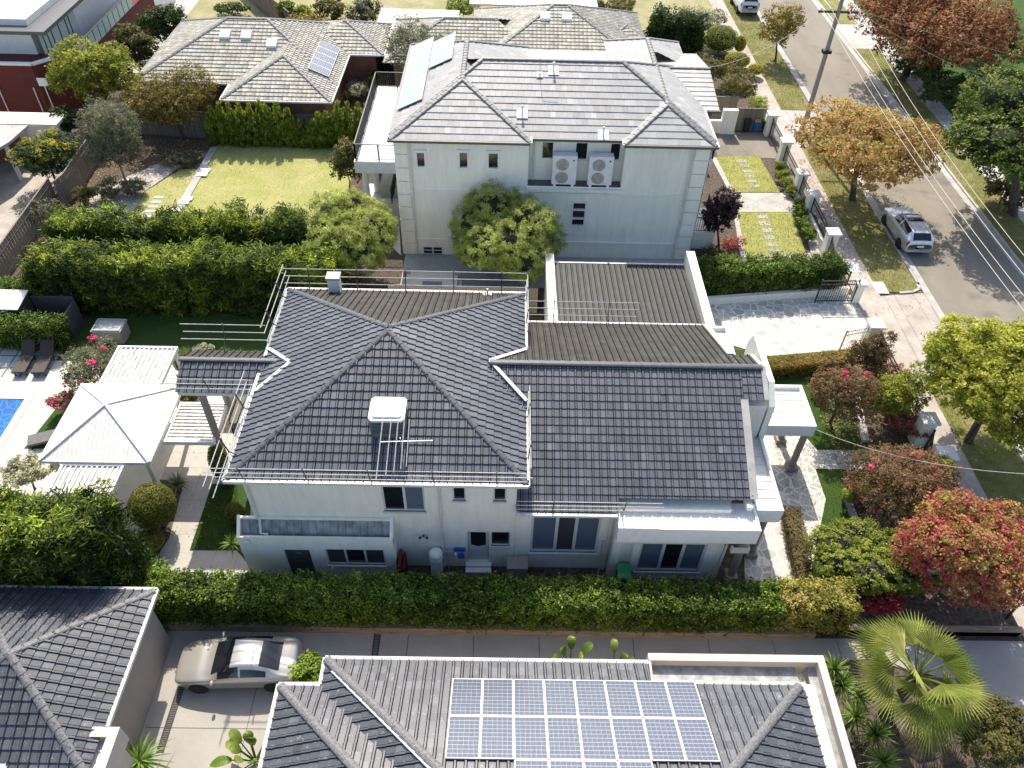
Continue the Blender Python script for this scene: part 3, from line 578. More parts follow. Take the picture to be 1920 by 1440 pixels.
g=MB(); g.box(8.8,16.62,2.72,8.88,16.78,3.02); g.box(9.42,16.62,2.72,9.5,16.78,3.02); g.box(8.88,16.62,2.72,9.42,16.68,3.02); g.box(8.88,16.68,2.72,9.42,16.78,2.78); g.build('rain_head','cream',mh)
g=MB(); g.tube([(8.78,17.05,2.75),(8.78,17.08,.1)],.05,8); g.build('downpipe','gutter',mh)
# tall raked parapet walls at the street end
gp=MB()
def rake(x0,x1,P,mi=0):
    n=len(P); gp.add([(x0,p[0],p[1]) for p in P]+[(x1,p[0],p[1]) for p in P],[tuple(range(n)),tuple(range(n,2*n))[::-1]]+[(i,n+i,n+(i+1)%n,(i+1)%n) for i in range(n)],mi)
rake(10.66,10.9,[(21.5,2.5),(25.3,2.5),(25.5,5.6),(25.1,6.35),(22.3,6.35),(21.5,5.7)])
gp.build('parapet_wall','wall2',mh)
bk=MB(); flat_roof(bk,9.62,10.6,24.5,28.2,4.2,3.4,rim=.12,drop=.2,ribs='x'); bk.box(9.62,24.5,0,10.6,28.2,3.4,0); bk.build('flat_roof',['whitepaint','roofmetal'],mh)
# west balcony roof with its two columns
br=MB(); zr=6.42
tile_plane(br,[(-13.1,22.0,5.42),(-9.3,22.0,5.42),(-8.3,23.3,6.02),(-13.1,23.3,6.02)],tw=.3,course=.34)
tile_plane(br,[(-9.6,24.4,5.5),(-13.1,24.4,5.5),(-13.1,23.3,6.02),(-8.4,23.3,6.02)],tw=.3,course=.34,mi=2)
ridge_caps(br,(-13.15,23.3,6.05),(-8.6,23.3,6.05),mi=1,r=.13)
br.build('balcony_roof',['tile_main','ridge','tile_aged'],mh,tint=True)
bb=MB(); bb.box(-13.05,22.05,5.2,-9.4,22.2,5.36);bb.box(-13.05,24.2,5.2,-9.4,24.35,5.36);bb.box(-13.05,22.2,5.2,-12.9,24.2,5.36);bb.box(-12.9,22.2,5.28,-9.4,24.2,5.34)
bb.box(-11.3,21.9,2.9,-9.36,24.3,3.1); bb.box(-11.3,21.9,3.1,-11.24,24.3,3.9,1); bb.build('balcony',['wall','glass'],mh)
for y in (22.25,24.15): cl=MB(); cl.lathe((-12.2,y,0),[(.16,0),(.15,5.2)],16); cl.build('column','taupe',mh)
# evaporative cooler, antenna, chimney, roof vent on the roof
M['louvre']=plain('louvre_grey',(.16,.17,.18),.5,var=.1)
ec=thing('evaporative_cooler','big grey box cooler with a white lid on the front slope of the pyramid roof','air cooler',(-4.1,19.2,6.7))
q=MB(); q.prism([(-4.62,18.85),(-3.58,18.85),(-3.5,18.95),(-3.5,19.8),(-3.6,19.9),(-4.6,19.9),(-4.7,19.8),(-4.7,18.95)],6.45,7.35)
for i in range(8): q.prism([(-4.66,18.81),(-3.54,18.81),(-3.46,18.91),(-3.46,19.84),(-3.56,19.94),(-4.64,19.94),(-4.74,19.84),(-4.74,18.91)],6.72+i*.075,6.75+i*.075)
q.build('louvre_housing','louvre',ec)
q=MB(); q.prism([(-4.64,18.8),(-3.56,18.8),(-3.45,18.92),(-3.45,19.85),(-3.57,19.97),(-4.63,19.97),(-4.75,19.85),(-4.75,18.92)],7.35,7.46); q.prism([(-4.55,18.92),(-3.65,18.92),(-3.57,19.0),(-3.57,19.78),(-3.65,19.86),(-4.55,19.86),(-4.63,19.78),(-4.63,19.0)],7.46,7.53); q.build('lid','whitepaint',ec)
q=MB(); q.box(-4.5,18.95,6.3,-3.7,19.8,6.56); q.build('duct_base','steeldark',ec)
at=thing('tv_antenna','silver yagi television antenna on a thin mast over the front eave','antenna',(-3.5,17.75,5.9))
q=MB(); q.tube([(-3.45,17.75,5.95),(-3.45,17.75,7.75)],.018,6); q.tube([(-3.45,17.75,6.3),(-3.45,18.4,6.4)],.015,6); q.build('mast','steel',at)
q=MB(); zb=7.55; q.tube([(-4.15,17.72,zb),(-2.35,17.82,zb)],.014,6)
for i,(x,l,t) in enumerate(((-4.15,1.45,.0),(-3.85,1.25,0),(-3.6,1.1,0),(-3.38,.95,0),(-3.2,.85,0))): q.tube([(x,17.75-l,zb-.32),(x,17.75+l*.9,zb+.32)],.019,5)
for i in range(9): x=-3.08+i*.085; q.tube([(x,17.77,zb-.09),(x,17.8,zb+.09)],.008,5)
q.build('elements','steel',at)
ch=mh
cx,cy,_=W(630,548,5.9); q=MB(); q.box(cx-.26,cy-.22,5.7,cx+.26,cy+.22,6.75); ch=q.build('chimney','wall2',mh); q=MB(); q.box(cx-.31,cy-.27,6.75,cx+.31,cy+.27,6.86); q.build('cap','concrete',ch)
cx,cy,_=W(914,553,6.0); q=MB(); q.tube([(cx,cy,5.8),(cx,cy,6.35)],.04,8); q.box(cx-.22,cy-.15,5.92,cx+.22,cy+.15,5.98); q.build('vent_pipe','whitepaint',mh)
# ------------------------------------------------------------------ roof-edge guard rails
def guard(label,a,b,offs,npost,foot,ext=(0,0)):
    """a,b: first and last point of the rail run (x,y,z eave); offs: list of (outward shift, height)"""
    a=np.array(a,float);b=np.array(b,float);d=(b-a)/np.linalg.norm(b-a); n=np.array([d[1],-d[0],0])
    t=thing('guard_rail',label,'guard rail',tuple((a+b)/2),'temporary guard rails round the charcoal roof')
    for k,(o,h) in enumerate(offs):
        q=MB(); e=random.uniform(-.1,.15); q.tube([a+n*o+np.array([0,0,h])-d*(ext[0]+e),b+n*o+np.array([0,0,h])+d*(ext[1]+e)],.019,7); q.build('rail','steel',t)
    for i in range(npost):
        p=a+(b-a)*((i+.5)/npost); q=MB(); o0,h0=offs[0];o2,h2=offs[-1]
        q.tube([p-n*foot,p+n*(o0*.9)+np.array([0,0,h0]),p+n*o2*1.02+np.array([0,0,h2+.08])],.026,6); q.build('post','steeldark',t)
O3=[(.12,.28),(.2,.62),(.28,.96)]
guard('silver guard rails along the near eave above the upstairs windows',(-10.2,17.35,5.8),(1.0,17.35,5.8),O3,5,.35)
guard('silver guard rails down the near part of the left eave, beside the pavilion',(-9.75,21.7,5.8),(-9.75,17.3,5.8),O3,2,.35,(.1,.9))
guard('silver guard rails crossing the small balcony roof on the left',(-13.3,22.0,5.5),(-10.0,22.0,5.5),O3,1,.3,(.1,.2))
guard('silver guard rails up the far part of the left eave, next to the tall hedge',(-9.72,28.4,5.8),(-9.72,24.6,5.8),O3,2,.35,(.5,.1))
guard('silver guard rails sticking out over the shaded back turf',(-10.,24.6,5.6),(-13.4,24.6,5.6),O3,1,.3,(.1,.1))
guard('silver guard rails along the far eave behind the chimney',(1.0,28.3,5.8),(-9.9,28.3,5.8),O3,5,.35,(.1,.1))
guard('silver guard rails up the right edge of the pyramid roof, near half',(1.0,17.4,5.8),(1.0,21.5,5.8),[(.02,.2),(.05,.5),(.08,.85)],2,.2)
guard('silver guard rails up the right edge of the pyramid roof, far end',(1.0,25.3,5.8),(1.0,28.4,5.8),[(.02,.2),(.05,.5),(.08,.85)],2,.2,(0,.2))
guard('silver guard rails along the far eave of the lower wing',(6.2,28.2,4.3),(1.1,28.2,4.3),O3,2,.35)
guard('silver guard rails along the near eave of the lower wing, above the wide window',(.65,17.35,4.2),(5.9,17.35,4.2),O3,2,.35)
# ------------------------------------------------------------------ garage beside the main house
ga=thing('garage','single storey garage with a flat lichen-spotted dark tile roof between two white parapets','garage',(6.2,32.4,0))
q=MB(); q.box(2.3,29.3,0,10.3,35.2,2.55); q.build('wall','wall',ga)
q=MB(); tile_plane(q,[(9.85,35.1,2.62),(2.75,35.1,2.62),(2.75,29.0,3.2),(9.85,29.0,3.2)],tw=.3,course=.34,prof='roll'); q.build('roof',['tile_garage'],ga,tint=True)
q=MB(); q.box(2.25,29,2.55,2.7,35.3,3.15); q.build('parapet','wall',ga); q=MB(); q.box(9.9,29.,2.55,10.35,35.35,3.45); q.build('parapet','wall',ga)
q=MB(); q.bar((2.7,35.2,2.62),(9.9,35.2,2.62),.12,.1); q.build('gutter','gutter',ga)
# small things on the shaded side of the main house
def wheelie(x,y,rz,body,lid,label,s=1.,cat='wheelie bin',h=1.0):
    t=thing('wheelie_bin',label,cat,(x,y,0)); t.rotation_euler[2]=0
    c,sn=math.cos(rz),math.sin(rz); T=lambda p:(x+c*p[0]-sn*p[1],y+sn*p[0]+c*p[1],p[2])
    q=MB(); w0,w1,d0,d1=.20*s,.28*s,.24*s,.34*s
    vs=[(-w0,-d0,.06),(w0,-d0,.06),(w0,d0,.06),(-w0,d0,.06),(-w1,-d1,h*.93),(w1,-d1,h*.93),(w1,d1,h*.93),(-w1,d1,h*.93)]
    q.add([T(v) for v in vs],[(0,3,2,1),(0,1,5,4),(1,2,6,5),(2,3,7,6),(3,0,4,7),(4,5,6,7)]); q.build('bin_body',body,t)
    q=MB(); w1*=1.06
    vs=[(-w1,-d1*1.1,h*.93),(w1,-d1*1.1,h*.93),(w1,d1*1.08,h*.96),(-w1,d1*1.08,h*.96),(-w1*.9,-d1,h*.98),(w1*.9,-d1,h*.98),(w1*.92,d1,h*1.06),(-w1*.92,d1,h*1.06)]
    q.add([T(v) for v in vs],[(0,3,2,1),(0,1,5,4),(1,2,6,5),(2,3,7,6),(3,0,4,7),(4,5,6,7)]); q.tube([T((-w1*.7,d1*1.15,h*.95)),T((w1*.7,d1*1.15,h*.95))],.02,6); q.build('lid',lid,t)
    for sx in (-1,1):
        q=MB(); q.lathe((0,0,0),[(.02,-.03),(.1,-.03),(.1,.03),(.02,.03)],12,axis='x'); q.v=[T((v[0]+sx*w0*1.05,v[1]+d0*1.05,v[2]+.1)) for v in q.v]; q.build('wheel','rubber',t)
M['green_plastic']=plain('green_plastic',(.02,.27,.09),.45,var=.1); M['dark_plastic']=plain('dark_green_plastic',(.012,.025,.018),.5,var=.2); M['blue_plastic']=plain('blue_plastic',(.02,.12,.42),.45,var=.1); M['orange_plastic']=plain('orange_plastic',(.62,.28,.05),.5,var=.1); M['black_plastic']=plain('black_plastic',(.02,.022,.022),.5,var=.1)
wheelie(4.98,16.83,0,'dark_plastic','green_plastic','green lidded wheelie bin in the side passage under the pale flat roof',.95,h=1.06)
b=W(1412,242); wheelie(W(1397,246)[0],W(1397,246)[1],0,'black_plastic','black_plastic','black wheelie bin with a black lid, leftmost of the three by the far gate pillar',.95)
wheelie(W(1415,246)[0],W(1415,246)[1],0,'blue_plastic','orange_plastic','blue bin with an orange-yellow lid between two dark bins',.8,h=.95)
wheelie(W(1430,246)[0]+.1,W(1430,246)[1],0,'dark_plastic','green_plastic','dark wheelie bin with a bright green lid next to the far white gate pillar',1.08)
q=MB(); q.prism([(-2.72,17.1),(-2.28,17.1),(-2.28,17.5),(-2.72,17.5)],0,1.05); q.lathe((-2.5,17.3,1.05),[(.28,0),(.27,.35),(.2,.45),(0,.47)],12); tag(q.build('water_heater','wall2'),'pale rounded hot water unit against the shaded wall, left of the downpipe','water heater')
q=MB(); q.tube([(-2.0,17.3,.0),(-2.05,17.5,1.35)],.015,6); q.tube([(-2.25,17.45,1.3),(-1.85,17.45,1.3)],.03,6); q.box(-2.2,17.15,0,-1.85,17.25,.06); tag(q.build('broom','steel'),'pale broom leaning against the shaded wall beside the downpipe','broom')
wf=thing('water_filter','blue and white water filter mounted on the shaded wall','water filter',(-1.55,17.5,.9))
q=MB(); q.box(-1.8,17.5,1.2,-1.35,17.56,1.4); q.build('bracket','blue_plastic',wf)
for x,mm in ((-1.72,'whitepaint'),(-1.57,'blue_plastic'),(-1.44,'blue_plastic')): q=MB(); q.lathe((x,17.42,.85),[(.03,0),(.06,.04),(.06,.32),(.04,.36)],10); q.build('canister',mm,wf)
q=MB(); q.blob((-2.95,17.5,2.25),(.06,.05,.05)); q.blob((-2.82,17.44,2.22),(.06,.06,.05)); q.blob((-3.08,17.44,2.22),(.06,.06,.05)); tag(q.build('security_light','black'),'black twin-headed security light on the shaded wall above the hot water unit','wall light')
q=MB(); q.box(.35,16.9,0,1.15,17.45,.95); q.box(.33,16.88,.95,1.17,17.47,.99); tag(q.build('cabinet','taupe'),'squat grey cabinet against the wall below the left end of the wide window','cabinet')
q=MB(); q.tube([(4.0,16.9,.0),(4.06,17.3,1.25),(4.08,17.5,2.1)],.035,7); tag(q.build('pole','steel'),'long black and silver pole leaning in the side passage left of the green bin','pole')
q=MB(); q.box(-3.95,16.7,.03,-3.85,17.5,1.3); q.box(-3.8,16.75,.03,-3.72,17.5,1.1); tag(q.build('board','redclad'),'dull red board leaning beside the annex corner','board')
q=MB(); q.box(-1.4,16.5,0,-.3,17.1,.25); q.box(-1.35,16.55,.25,-.35,17.05,.262,1); tag(q.build('doormat_box',['black','soil']),'black low tray on the ground below the back door','tray')
# ================================================================== white neighbour
nh=thing('neighbour_house','large two storey white rendered house with a light grey tile roof and quoined corners','house',(2.5,45,0))
NW=[(-5.05,-4.35,5.78,6.92),(-2.70,-1.98,5.78,6.98),(-1.10,-.30,5.78,6.98)]
CW=[(1.92,2.72,6.12,7.30),(3.78,4.62,6.10,7.30),(5.72,6.45,6.12,7.30)]
RW=[(3.83,4.76,2.18,3.93),(-4.95,-3.73,-.02,.55),(.3,1.35,3.1,3.95)]
q=MB(); wall_s(q,-6.1,1.25,0,7.5,39.42,NW+RW[1:2]+[(.3,1.05,3.1,3.95)]); wall_s(q,6.55,11.2,0,7.5,39.42,()); wall_s(q,1.25,6.55,0,4.85,39.42,RW[:1])
wall_s(q,1.25,6.55,4.85,7.5,40.1,CW); q.quad((1.25,39.42,4.85),(1.25,40.1,4.85),(1.25,40.1,7.5),(1.25,39.42,7.5));q.quad((6.55,39.42,4.85),(6.55,39.42,7.5),(6.55,40.1,7.5),(6.55,40.1,4.85))
q.quad((1.25,39.42,4.85),(6.55,39.42,4.85),(6.55,40.1,4.85),(1.25,40.1,4.85),1)
q.box(-6.1,40.3,0,11.2,52.,7.5); q.quad((-6.1,39.42,0),(-6.1,39.42,7.5),(-6.1,40.3,7.5),(-6.1,40.3,0)); q.quad((11.2,39.42,0),(11.2,40.3,0),(11.2,40.3,7.5),(11.2,39.42,7.5))
q.box(1.2,39.2,4.62,6.6,39.42,4.78)
q.build('wall',['wall2','gutter_dark'],nh)
for i,hh in enumerate(NW): window_s(nh,hh[0],hh[1],hh[2],hh[3],39.42,mats=('glass',),fw=.15,proud=.12,frm='whitepaint')
for hh in CW: window_s(nh,*hh,40.1,mats=('glass',),fw=.11,proud=.08,frm='whitepaint')
window_s(nh,*RW[0],39.42,mats=('glass',),rows=3,fw=.12,proud=.1,frm='whitepaint'); window_s(nh,-4.95,-3.73,-.02,.55,39.42,cols=2,rows=2,fw=.06,frm='whitepaint'); window_s(nh,.3,1.05,3.1,3.95,39.42,cols=2,fw=.07,frm='whitepaint')
q=MB()
for z,h in ((4.35,.10),(1.05,.12)): q.box(-5.4,39.34,z,10.3,39.42,z+h)
for xa,xb in ((-6.14,-5.4),(10.4,11.24)):
    for k in range(9): q.box(xa,39.34,.05+k*.83,xb,39.42,.05+k*.83+.78); 
q.box(11.2,39.34,0,11.26,40.2,7.5) ; q.build('quoins','wall2',nh)
for x in (-5.25,10.25): q=MB(); q.tube([(x,39.3,7.45),(x,39.3,.1)],.05,8); q.build('downpipe','gutter',nh)
q=MB(); q.tube([(1.55,40.0,7.45),(1.55,40.0,4.9)],.05,8); q.build('downpipe','gutter',nh)
q=MB(); kw=dict(tw=.32,course=.46,prof='flat',stagger=True,lift=.032)
hip_roof(q,-6.3,1.3,39.2,52.2,7.6,.466,caps=('sw','se','nw','ne','r'),cm=1,capr=.15,**kw)
hip_roof(q,-6.3,11.46,39.72,49.5,7.594,.466,faces='sne',caps=('se','r','sw','ne'),cm=1,capr=.15,**kw)
hip_roof(q,6.42,11.42,39.2,53.6,7.606,.466,faces='swn',caps=('sw','se','nw','ne','r'),cm=1,capr=.15,**kw)
tile_plane(q,[(11.46,49.4,7.6),(11.46,53.6,7.6),(8.93,51.1,8.77),(8.93,49.4,8.77)],**kw)
tile_plane(q,[(9.6,43.6,7.55),(12.4,43.6,7.55),(12.4,47.7,8.3),(9.2,47.7,8.3)],**kw); tile_plane(q,[(12.4,51.8,7.55),(9.2,51.8,7.55),(9.2,47.7,8.3),(12.4,47.7,8.3)],**kw)
ridge_caps(q,(9.6,47.7,8.33),(12.4,47.7,8.33),mi=1)
q.build('roof',['tile_white','ridge_white'],nh,tint=True)
q=MB(); zz=7.55
gutter(q,[(1.3,39.12,zz),(-6.38,39.12,zz),(-6.38,52.2,zz)],.12,.14,1); gutter(q,[(1.3,39.64,zz),(6.4,39.64,zz)],.12,.14,1); gutter(q,[(6.4,39.12,zz),(11.5,39.12,zz)],.12,.14,1); gutter(q,[(11.52,39.12,zz),(11.52,43.6,zz)],.12,.14,0); gutter(q,[(12.46,43.55,7.5),(9.6,43.55,7.5)],.1,.12,1)
q.bar((1.36,39.1,7.58),(1.36,39.8,7.58),.1,.12,0); q.bar((6.36,39.1,7.58),(6.36,39.8,7.58),.1,.12,0); q.build('gutter',['gutter','gutter_dark'],nh)
# left balcony
q=MB(); q.box(-9.1,42.6,4.0,-6.1,53,4.35); q.box(-9.1,42.6,3.6,-8.9,53,4.0); q.box(-8.9,42.6,3.6,-6.1,42.8,4.0); q.build('balcony','whitepaint',nh)
q=MB()
def balu(mb,a,b,z0,h,step=.13,mi=0,r=.012):
    a=np.array(a,float);b=np.array(b,float);L=np.linalg.norm(b-a);n=max(1,int(L/step))
    mb.bar((*a,z0+h),(*b,z0+h),.06,.05,mi); mb.bar((*a,z0+.1),(*b,z0+.1),.04,.03,mi)
    for i in range(n+1):
        p=a+(b-a)*i/n; mb.bar((*p,z0+.1),(*p,z0+h),r*2,r*2,mi)
    for i in range(int(L/1.8)+2):
        p=a+(b-a)*min(1,i/(int(L/1.8)+1)); mb.bar((*p,z0),(*p,z0+h+.03),.07,.07,mi)
balu(q,(-9.0,42.75),(-9.0,52.9),4.35,1.05);balu(q,(-9.0,42.75),(-6.2,42.75),4.35,1.05);balu(q,(-9.0,52.9),(-6.2,52.9),4.35,1.05); q.build('balustrade','black',nh)
for y in (43.0,46.5): cl=MB(); cl.lathe((-8.6,y,0),[(.2,0),(.17,3.7)],16); cl.build('column','whitepaint',nh)
q=MB(); 
for i in range(6): q.box(-8.3,43.6+i*.3,0,-6.1,43.9+i*.3,1.0-i*.16)
q.box(-8.2,45.4,0,-6.1,50,1.2); q.build('stairs','deck',nh)
q=MB(); balu(q,(-7.2,43.5),(-7.2,46),1.0,1.0); q.build('stair_rail','black',nh)
# street-side balconies and porch
q=MB(); q.box(11.2,43.4,4.3,12.6,48.6,4.6); q.build('balcony','wall2',nh); q=MB(); q.box(11.2,40.6,0,12.9,43.4,1.2); q.build('porch','wall2',nh); q=MB(); q.box(11.2,44.2,.0,12.6,44.8,1.3); q.build('step','wall2',nh)
q=MB(); balu(q,(12.55,43.45),(12.55,48.5),4.6,1.0); balu(q,(11.3,43.45),(12.55,43.45),4.6,1.0); balu(q,(12.85,40.65),(12.85,43.4),1.2,1.0); balu(q,(11.3,40.65),(12.85,40.65),1.2,1.0); q.build('balustrade','black',nh)
# air conditioners on the ledge
def aircon(x,label):
    t=thing('air_conditioner',label,'air conditioner',(x+.72,39.5,4.95)); q=MB(); q.box(x,39.35,5.02,x+1.35,39.85,6.75); q.box(x+.1,39.4,4.86,x+.25,39.8,5.02); q.box(x+1.1,39.4,4.86,x+1.25,39.8,5.02); q.build('casing','whitepaint',t)
    for z in (5.45,6.25):
        g=MB(); g.lathe((x+.55,39.33,z),[(.0,-.0),(.36,.0),(.36,.03)],20,axis='y'); gg=g.build('fan_grille','steel',t)
        g=MB()
        for k in range(5): a=2*math.pi*k/5; g.tube([(x+.55,39.315,z),(x+.55+.3*math.cos(a),39.315,z+.3*math.sin(a))],.012,4)
        for rr in (.12,.22,.32): g.tube([(x+.55+rr*math.cos(u),39.31,z+rr*math.sin(u)) for u in np.linspace(0,2*math.pi,17)],.006,4,cap=False)
        g.build('grille_wires','steel',gg)
    g=MB(); g.box(x+1.12,39.335,6.45,x+1.2,39.35,6.55); g.build('badge','black',t)
aircon(2.6,'left one of two white twin-fan air conditioners on the ledge of the white wall'); aircon(4.62,'right one of two white twin-fan air conditioners on the ledge of the white wall')
# roof vents on the white house
for i,(a,b,z,lab) in enumerate(((1038,133,9.4,'white roof vent nearest the ridge of the light grey roof'),(979,214,8.5,'white roof vent near the left hip of the light grey roof'),(1131,254,7.9,'white roof vent just above the eave over the air conditioners'),(1012,141,9.3,'small white flashing plate on the light grey roof beside the ridge vent'))):
    p=WP(a,b,(0,39.72,7.62),(0,-.466,1)); q=MB(); s_=.3 if i<3 else .18
    q.add([(p[0]-s_,p[1]-s_,p[2]-.466*s_+.05),(p[0]+s_,p[1]-s_,p[2]-.466*s_+.05),(p[0]+s_,p[1]+s_,p[2]+.466*s_+.05),(p[0]-s_,p[1]+s_,p[2]+.466*s_+.05)],[(0,1,2,3)]); q.tube([(p[0],p[1],p[2]),(p[0],p[1],p[2]+(.5 if i<3 else .15))],.045,8)
    if i<3: q.blob((p[0],p[1],p[2]+.45),(.09,.09,.07))
    q.build('roof_vent' if i<3 else 'flashing_plate','whitepaint',nh)
q=MB(); p=WP(1018,190,(0,39.72,7.62),(0,-.466,1)); p0=WP(1012,141,(0,39.72,7.62),(0,-.466,1)); q.tube([(p0[0],p0[1],p0[2]+.1),(p0[0],p0[1],p0[2]+1.1)],.014,5); q.tube([(p0[0],p0[1],p0[2]+1.1),(p0[0]+.9,p0[1],p0[2]+1.15)],.012,5)
for k in range(8): q.tube([(p0[0]+.1+k*.1,p0[1]-.1,p0[2]+1.12),(p0[0]+.1+k*.1,p0[1]+.1,p0[2]+1.12)],.006,4)
tag(q.build('tv_antenna','steel'),'thin antenna standing on the light grey tile roof of the white house','antenna')
# ================================================================== SOUTH NEIGHBOUR (solar roof)
lh=thing('solar_house','low house in the foreground with a slate tile roof, pale box gutters and solar panels','house',(2.5,3.8,0))
q=MB(); q.box(-5.3,-5.6,0,10.2,11.4,3.1); q.box(-6.6,-4,0,-5.3,10.7,3.1); q.box(10.2,-5.6,0,10.75,11.4,2.6); q.build('wall','cream',lh)
q=MB(); kw=dict(tw=.3,course=.34,prof='roll',lift=.04)
ze=3.2; sl=.466; ap=(2.5,3.8)
def zl(y): return ze+sl*(11.95-y)
tile_plane(q,[(5.0,11.95,ze),(-5.63,11.95,ze),(2.3,4.02,zl(4.02)),(2.7,4.02,zl(4.02)),(5.,6.32,zl(6.32))],**kw)
tile_plane(q,[(9.75,11.07,zl(11.07)),(5.0,11.07,zl(11.07)),(5.0,6.32,zl(6.32))],base=None,**kw)
hx=10.63
tile_plane(q,[(9.9,-4.,ze+sl*(hx-9.9)),(9.9,10.92,ze+sl*(hx-9.9)),(9.75,11.07,ze+sl*(hx-9.75)),(2.7,4.02,zl(4.02)),(2.7,3.,zl(4.02))],**kw)
tile_plane(q,[(-5.63,11.95,ze),(-5.63,-4,ze),(2.3,3.9,zl(4.02)),(2.3,4.02,zl(4.02))],**kw)
z2=3.16
tile_plane(q,[(-5.2,11.05,z2),(-6.97,11.05,z2),(-2.2,6.28,z2+sl*4.77),(-1.,6.28,z2+sl*4.77)],**kw)
tile_plane(q,[(-6.97,11.05,z2),(-6.97,-2,z2),(-2.2,4,z2+sl*4.77),(-2.2,6.28,z2+sl*4.77)],**kw)
ridge_caps(q,(-5.63,11.95,3.24),(2.3,4.02,zl(4.02)+.04),mi=1,r=.14);ridge_caps(q,(9.75,11.07,zl(11.07)+.03),(2.7,4.02,zl(4.02)+.04),mi=1,r=.14);ridge_caps(q,(-6.97,11.05,3.2),(-2.2,6.28,z2+sl*4.77+.04),mi=1,r=.14)
q.build('roof',['tile_low','ridge_low'],lh,tint=True)
q=MB(); q.bar((-5.3,11.5,3.40),(-.3,6.5,5.74),.2,.06); q.build('valley_gutter','mortar',lh)
q=MB(); gutter(q,[(5.05,12.02,3.14),(-5.7,12.02,3.14),(-5.7,11.12,3.14),(-7.05,11.12,3.1),(-7.05,-2,3.1)],.13,.13); q.build('gutter','gutter',lh)
q=MB(); q.box(5.05,12.02,2.5,10.95,12.27,3.32); q.box(10.7,-5,2.5,10.95,12.02,3.32); q.box(5.05,11.1,2.6,10.0,11.3,3.42);q.box(9.86,-5,2.6,10.04,11.1,3.42); q.box(10.04,-5,2.6,10.4,11.3,3.25); q.box(5.05,11.3,2.6,10.04,12.02,2.95,1); q.box(10.4,-5,2.6,10.7,12.02,2.95,1); q.box(5.05,11.3,2.96,5.12,12.02,3.3); q.build('box_gutter',['cream','roofmetal_blue'],lh)
# solar panels: each a thing of its own
def solar(house,corners,lift=.12,cell='solar'):
    a,b,c,d=[np.array(p,float) for p in corners]      # a-b lower edge, c-d upper edge
    n=np.cross(b-a,d-a); n/=np.linalg.norm(n)
    if n[2]<0: n=-n
    a,b,c,d=[p+n*lift for p in (a,b,c,d)]
    q=MB(); e=.026; u=(b-a)/np.linalg.norm(b-a); v=(d-a)/np.linalg.norm(d-a)
    for p,r in ((a,b),(d,c)):
        s=1 if p is a else -1; q.add([p,r,r+v*e*s,p+v*e*s,p-n*.04,r-n*.04,r+v*e*s-n*.04,p+v*e*s-n*.04],[(0,1,2,3),(0,4,5,1),(2,6,7,3),(1,5,6,2),(3,7,4,0),(4,7,6,5)])
    for p,r in ((a,d),(b,c)):
        s=1 if p is a else -1; p2=p+v*e; r2=r-v*e; q.add([p2,p2+u*e*s,r2+u*e*s,r2,p2-n*.04,p2+u*e*s-n*.04,r2+u*e*s-n*.04,r2-n*.04],[(0,1,2,3),(1,5,6,2),(0,3,7,4),(4,7,6,5)])
    t=q.build('solar_panel','whitepaint',house)
    q=MB(); p0=a+u*e+v*e-n*.008; p1=b-u*e+v*e-n*.008; p2=c-u*e-v*e-n*.008; p3=d+u*e-v*e-n*.008; q.quad(p0,p1,p2,p3); o=q.build('cells',cell,t)
    uv=o.data.uv_layers.new(name='UVMap')
    for i,c_ in enumerate(((0,0),(1,0),(1,1),(0,1))): uv.data[i].uv=c_
    return t
ordn=['first','second','third','fourth','fifth','sixth','seventh','eighth']
for ya,yb,xs in ((11.08,9.64,range(8)),(9.61,8.15,range(8)),(8.12,6.66,range(2,6))):
    for i in xs: xa=-1.4+i*.972; solar(lh,[(xa+.955,ya,zl(ya)),(xa,ya,zl(ya)),(xa,yb,zl(yb)),(xa+.955,yb,zl(yb))])
zw=lambda x:7.6+.466*(x+6.3)
for i in range(9): y=42.35+i*1.005; solar(nh,[(-6.15,y+.98,zw(-6.15)),(-6.15,y,zw(-6.15)),(-4.72,y,zw(-4.72)),(-4.72,y+.98,zw(-4.72))],.15,'solar_sky_sheen')
for i in range(4): y=46.4+i*1.005; solar(nh,[(-4.66,y+.98,zw(-4.66)),(-4.66,y,zw(-4.66)),(-3.25,y,zw(-3.25)),(-3.25,y+.98,zw(-3.25))],.15,'solar_sky_sheen')
zb_=lambda x:3+.42*(-12.5-x)
def brick_solar(h):
    for i in range(5): y=56.6+i*1.03; solar(h,[(-13.15,y,zb_(-13.15)),(-13.15,y+1.0,zb_(-13.15)),(-14.6,y+1.,zb_(-14.6)),(-14.6,y,zb_(-14.6))],.15)
# ================================================================== corner garage lower left
gh=thing('corner_garage','low garage at the lower left with a pyramid roof of sunlit dark tiles','garage',(-15.2,11.3,0))
q=MB(); q.box(-18,8.4,0,-12.3,14.1,3.15); q.build('wall','taupe',gh)
q=MB(); hip_roof(q,-18.3,-12.1,8.25,14.4,3.2,.466,caps=('nw','ne','sw','se'),prof='roll',tw=.3,course=.34,lift=.045)
tile_plane(q,[(-18.3,9.3,3.3),(-18.3,4.,3.3),(-16.,6.,4.2),(-16.,8.2,4.2)],prof='roll',tw=.3,course=.34)
q.build('roof',['tile_low','ridge_low'],gh,tint=True)
q=MB(); gutter(q,[(-12.03,9.7,3.14),(-12.03,14.47,3.14),(-18.4,14.47,3.14)],.13,.13); q.build('gutter','gutter',gh)
q=MB(); flat_roof(q,-14.75,-11.55,6.0,9.62,3.35,2.45,rim=.3,drop=.35,ribs='x',step=.5); q.box(-14.6,6.2,0,-11.7,9.4,2.45); q.build('parapet_box',['cream','roofmetal'],gh)
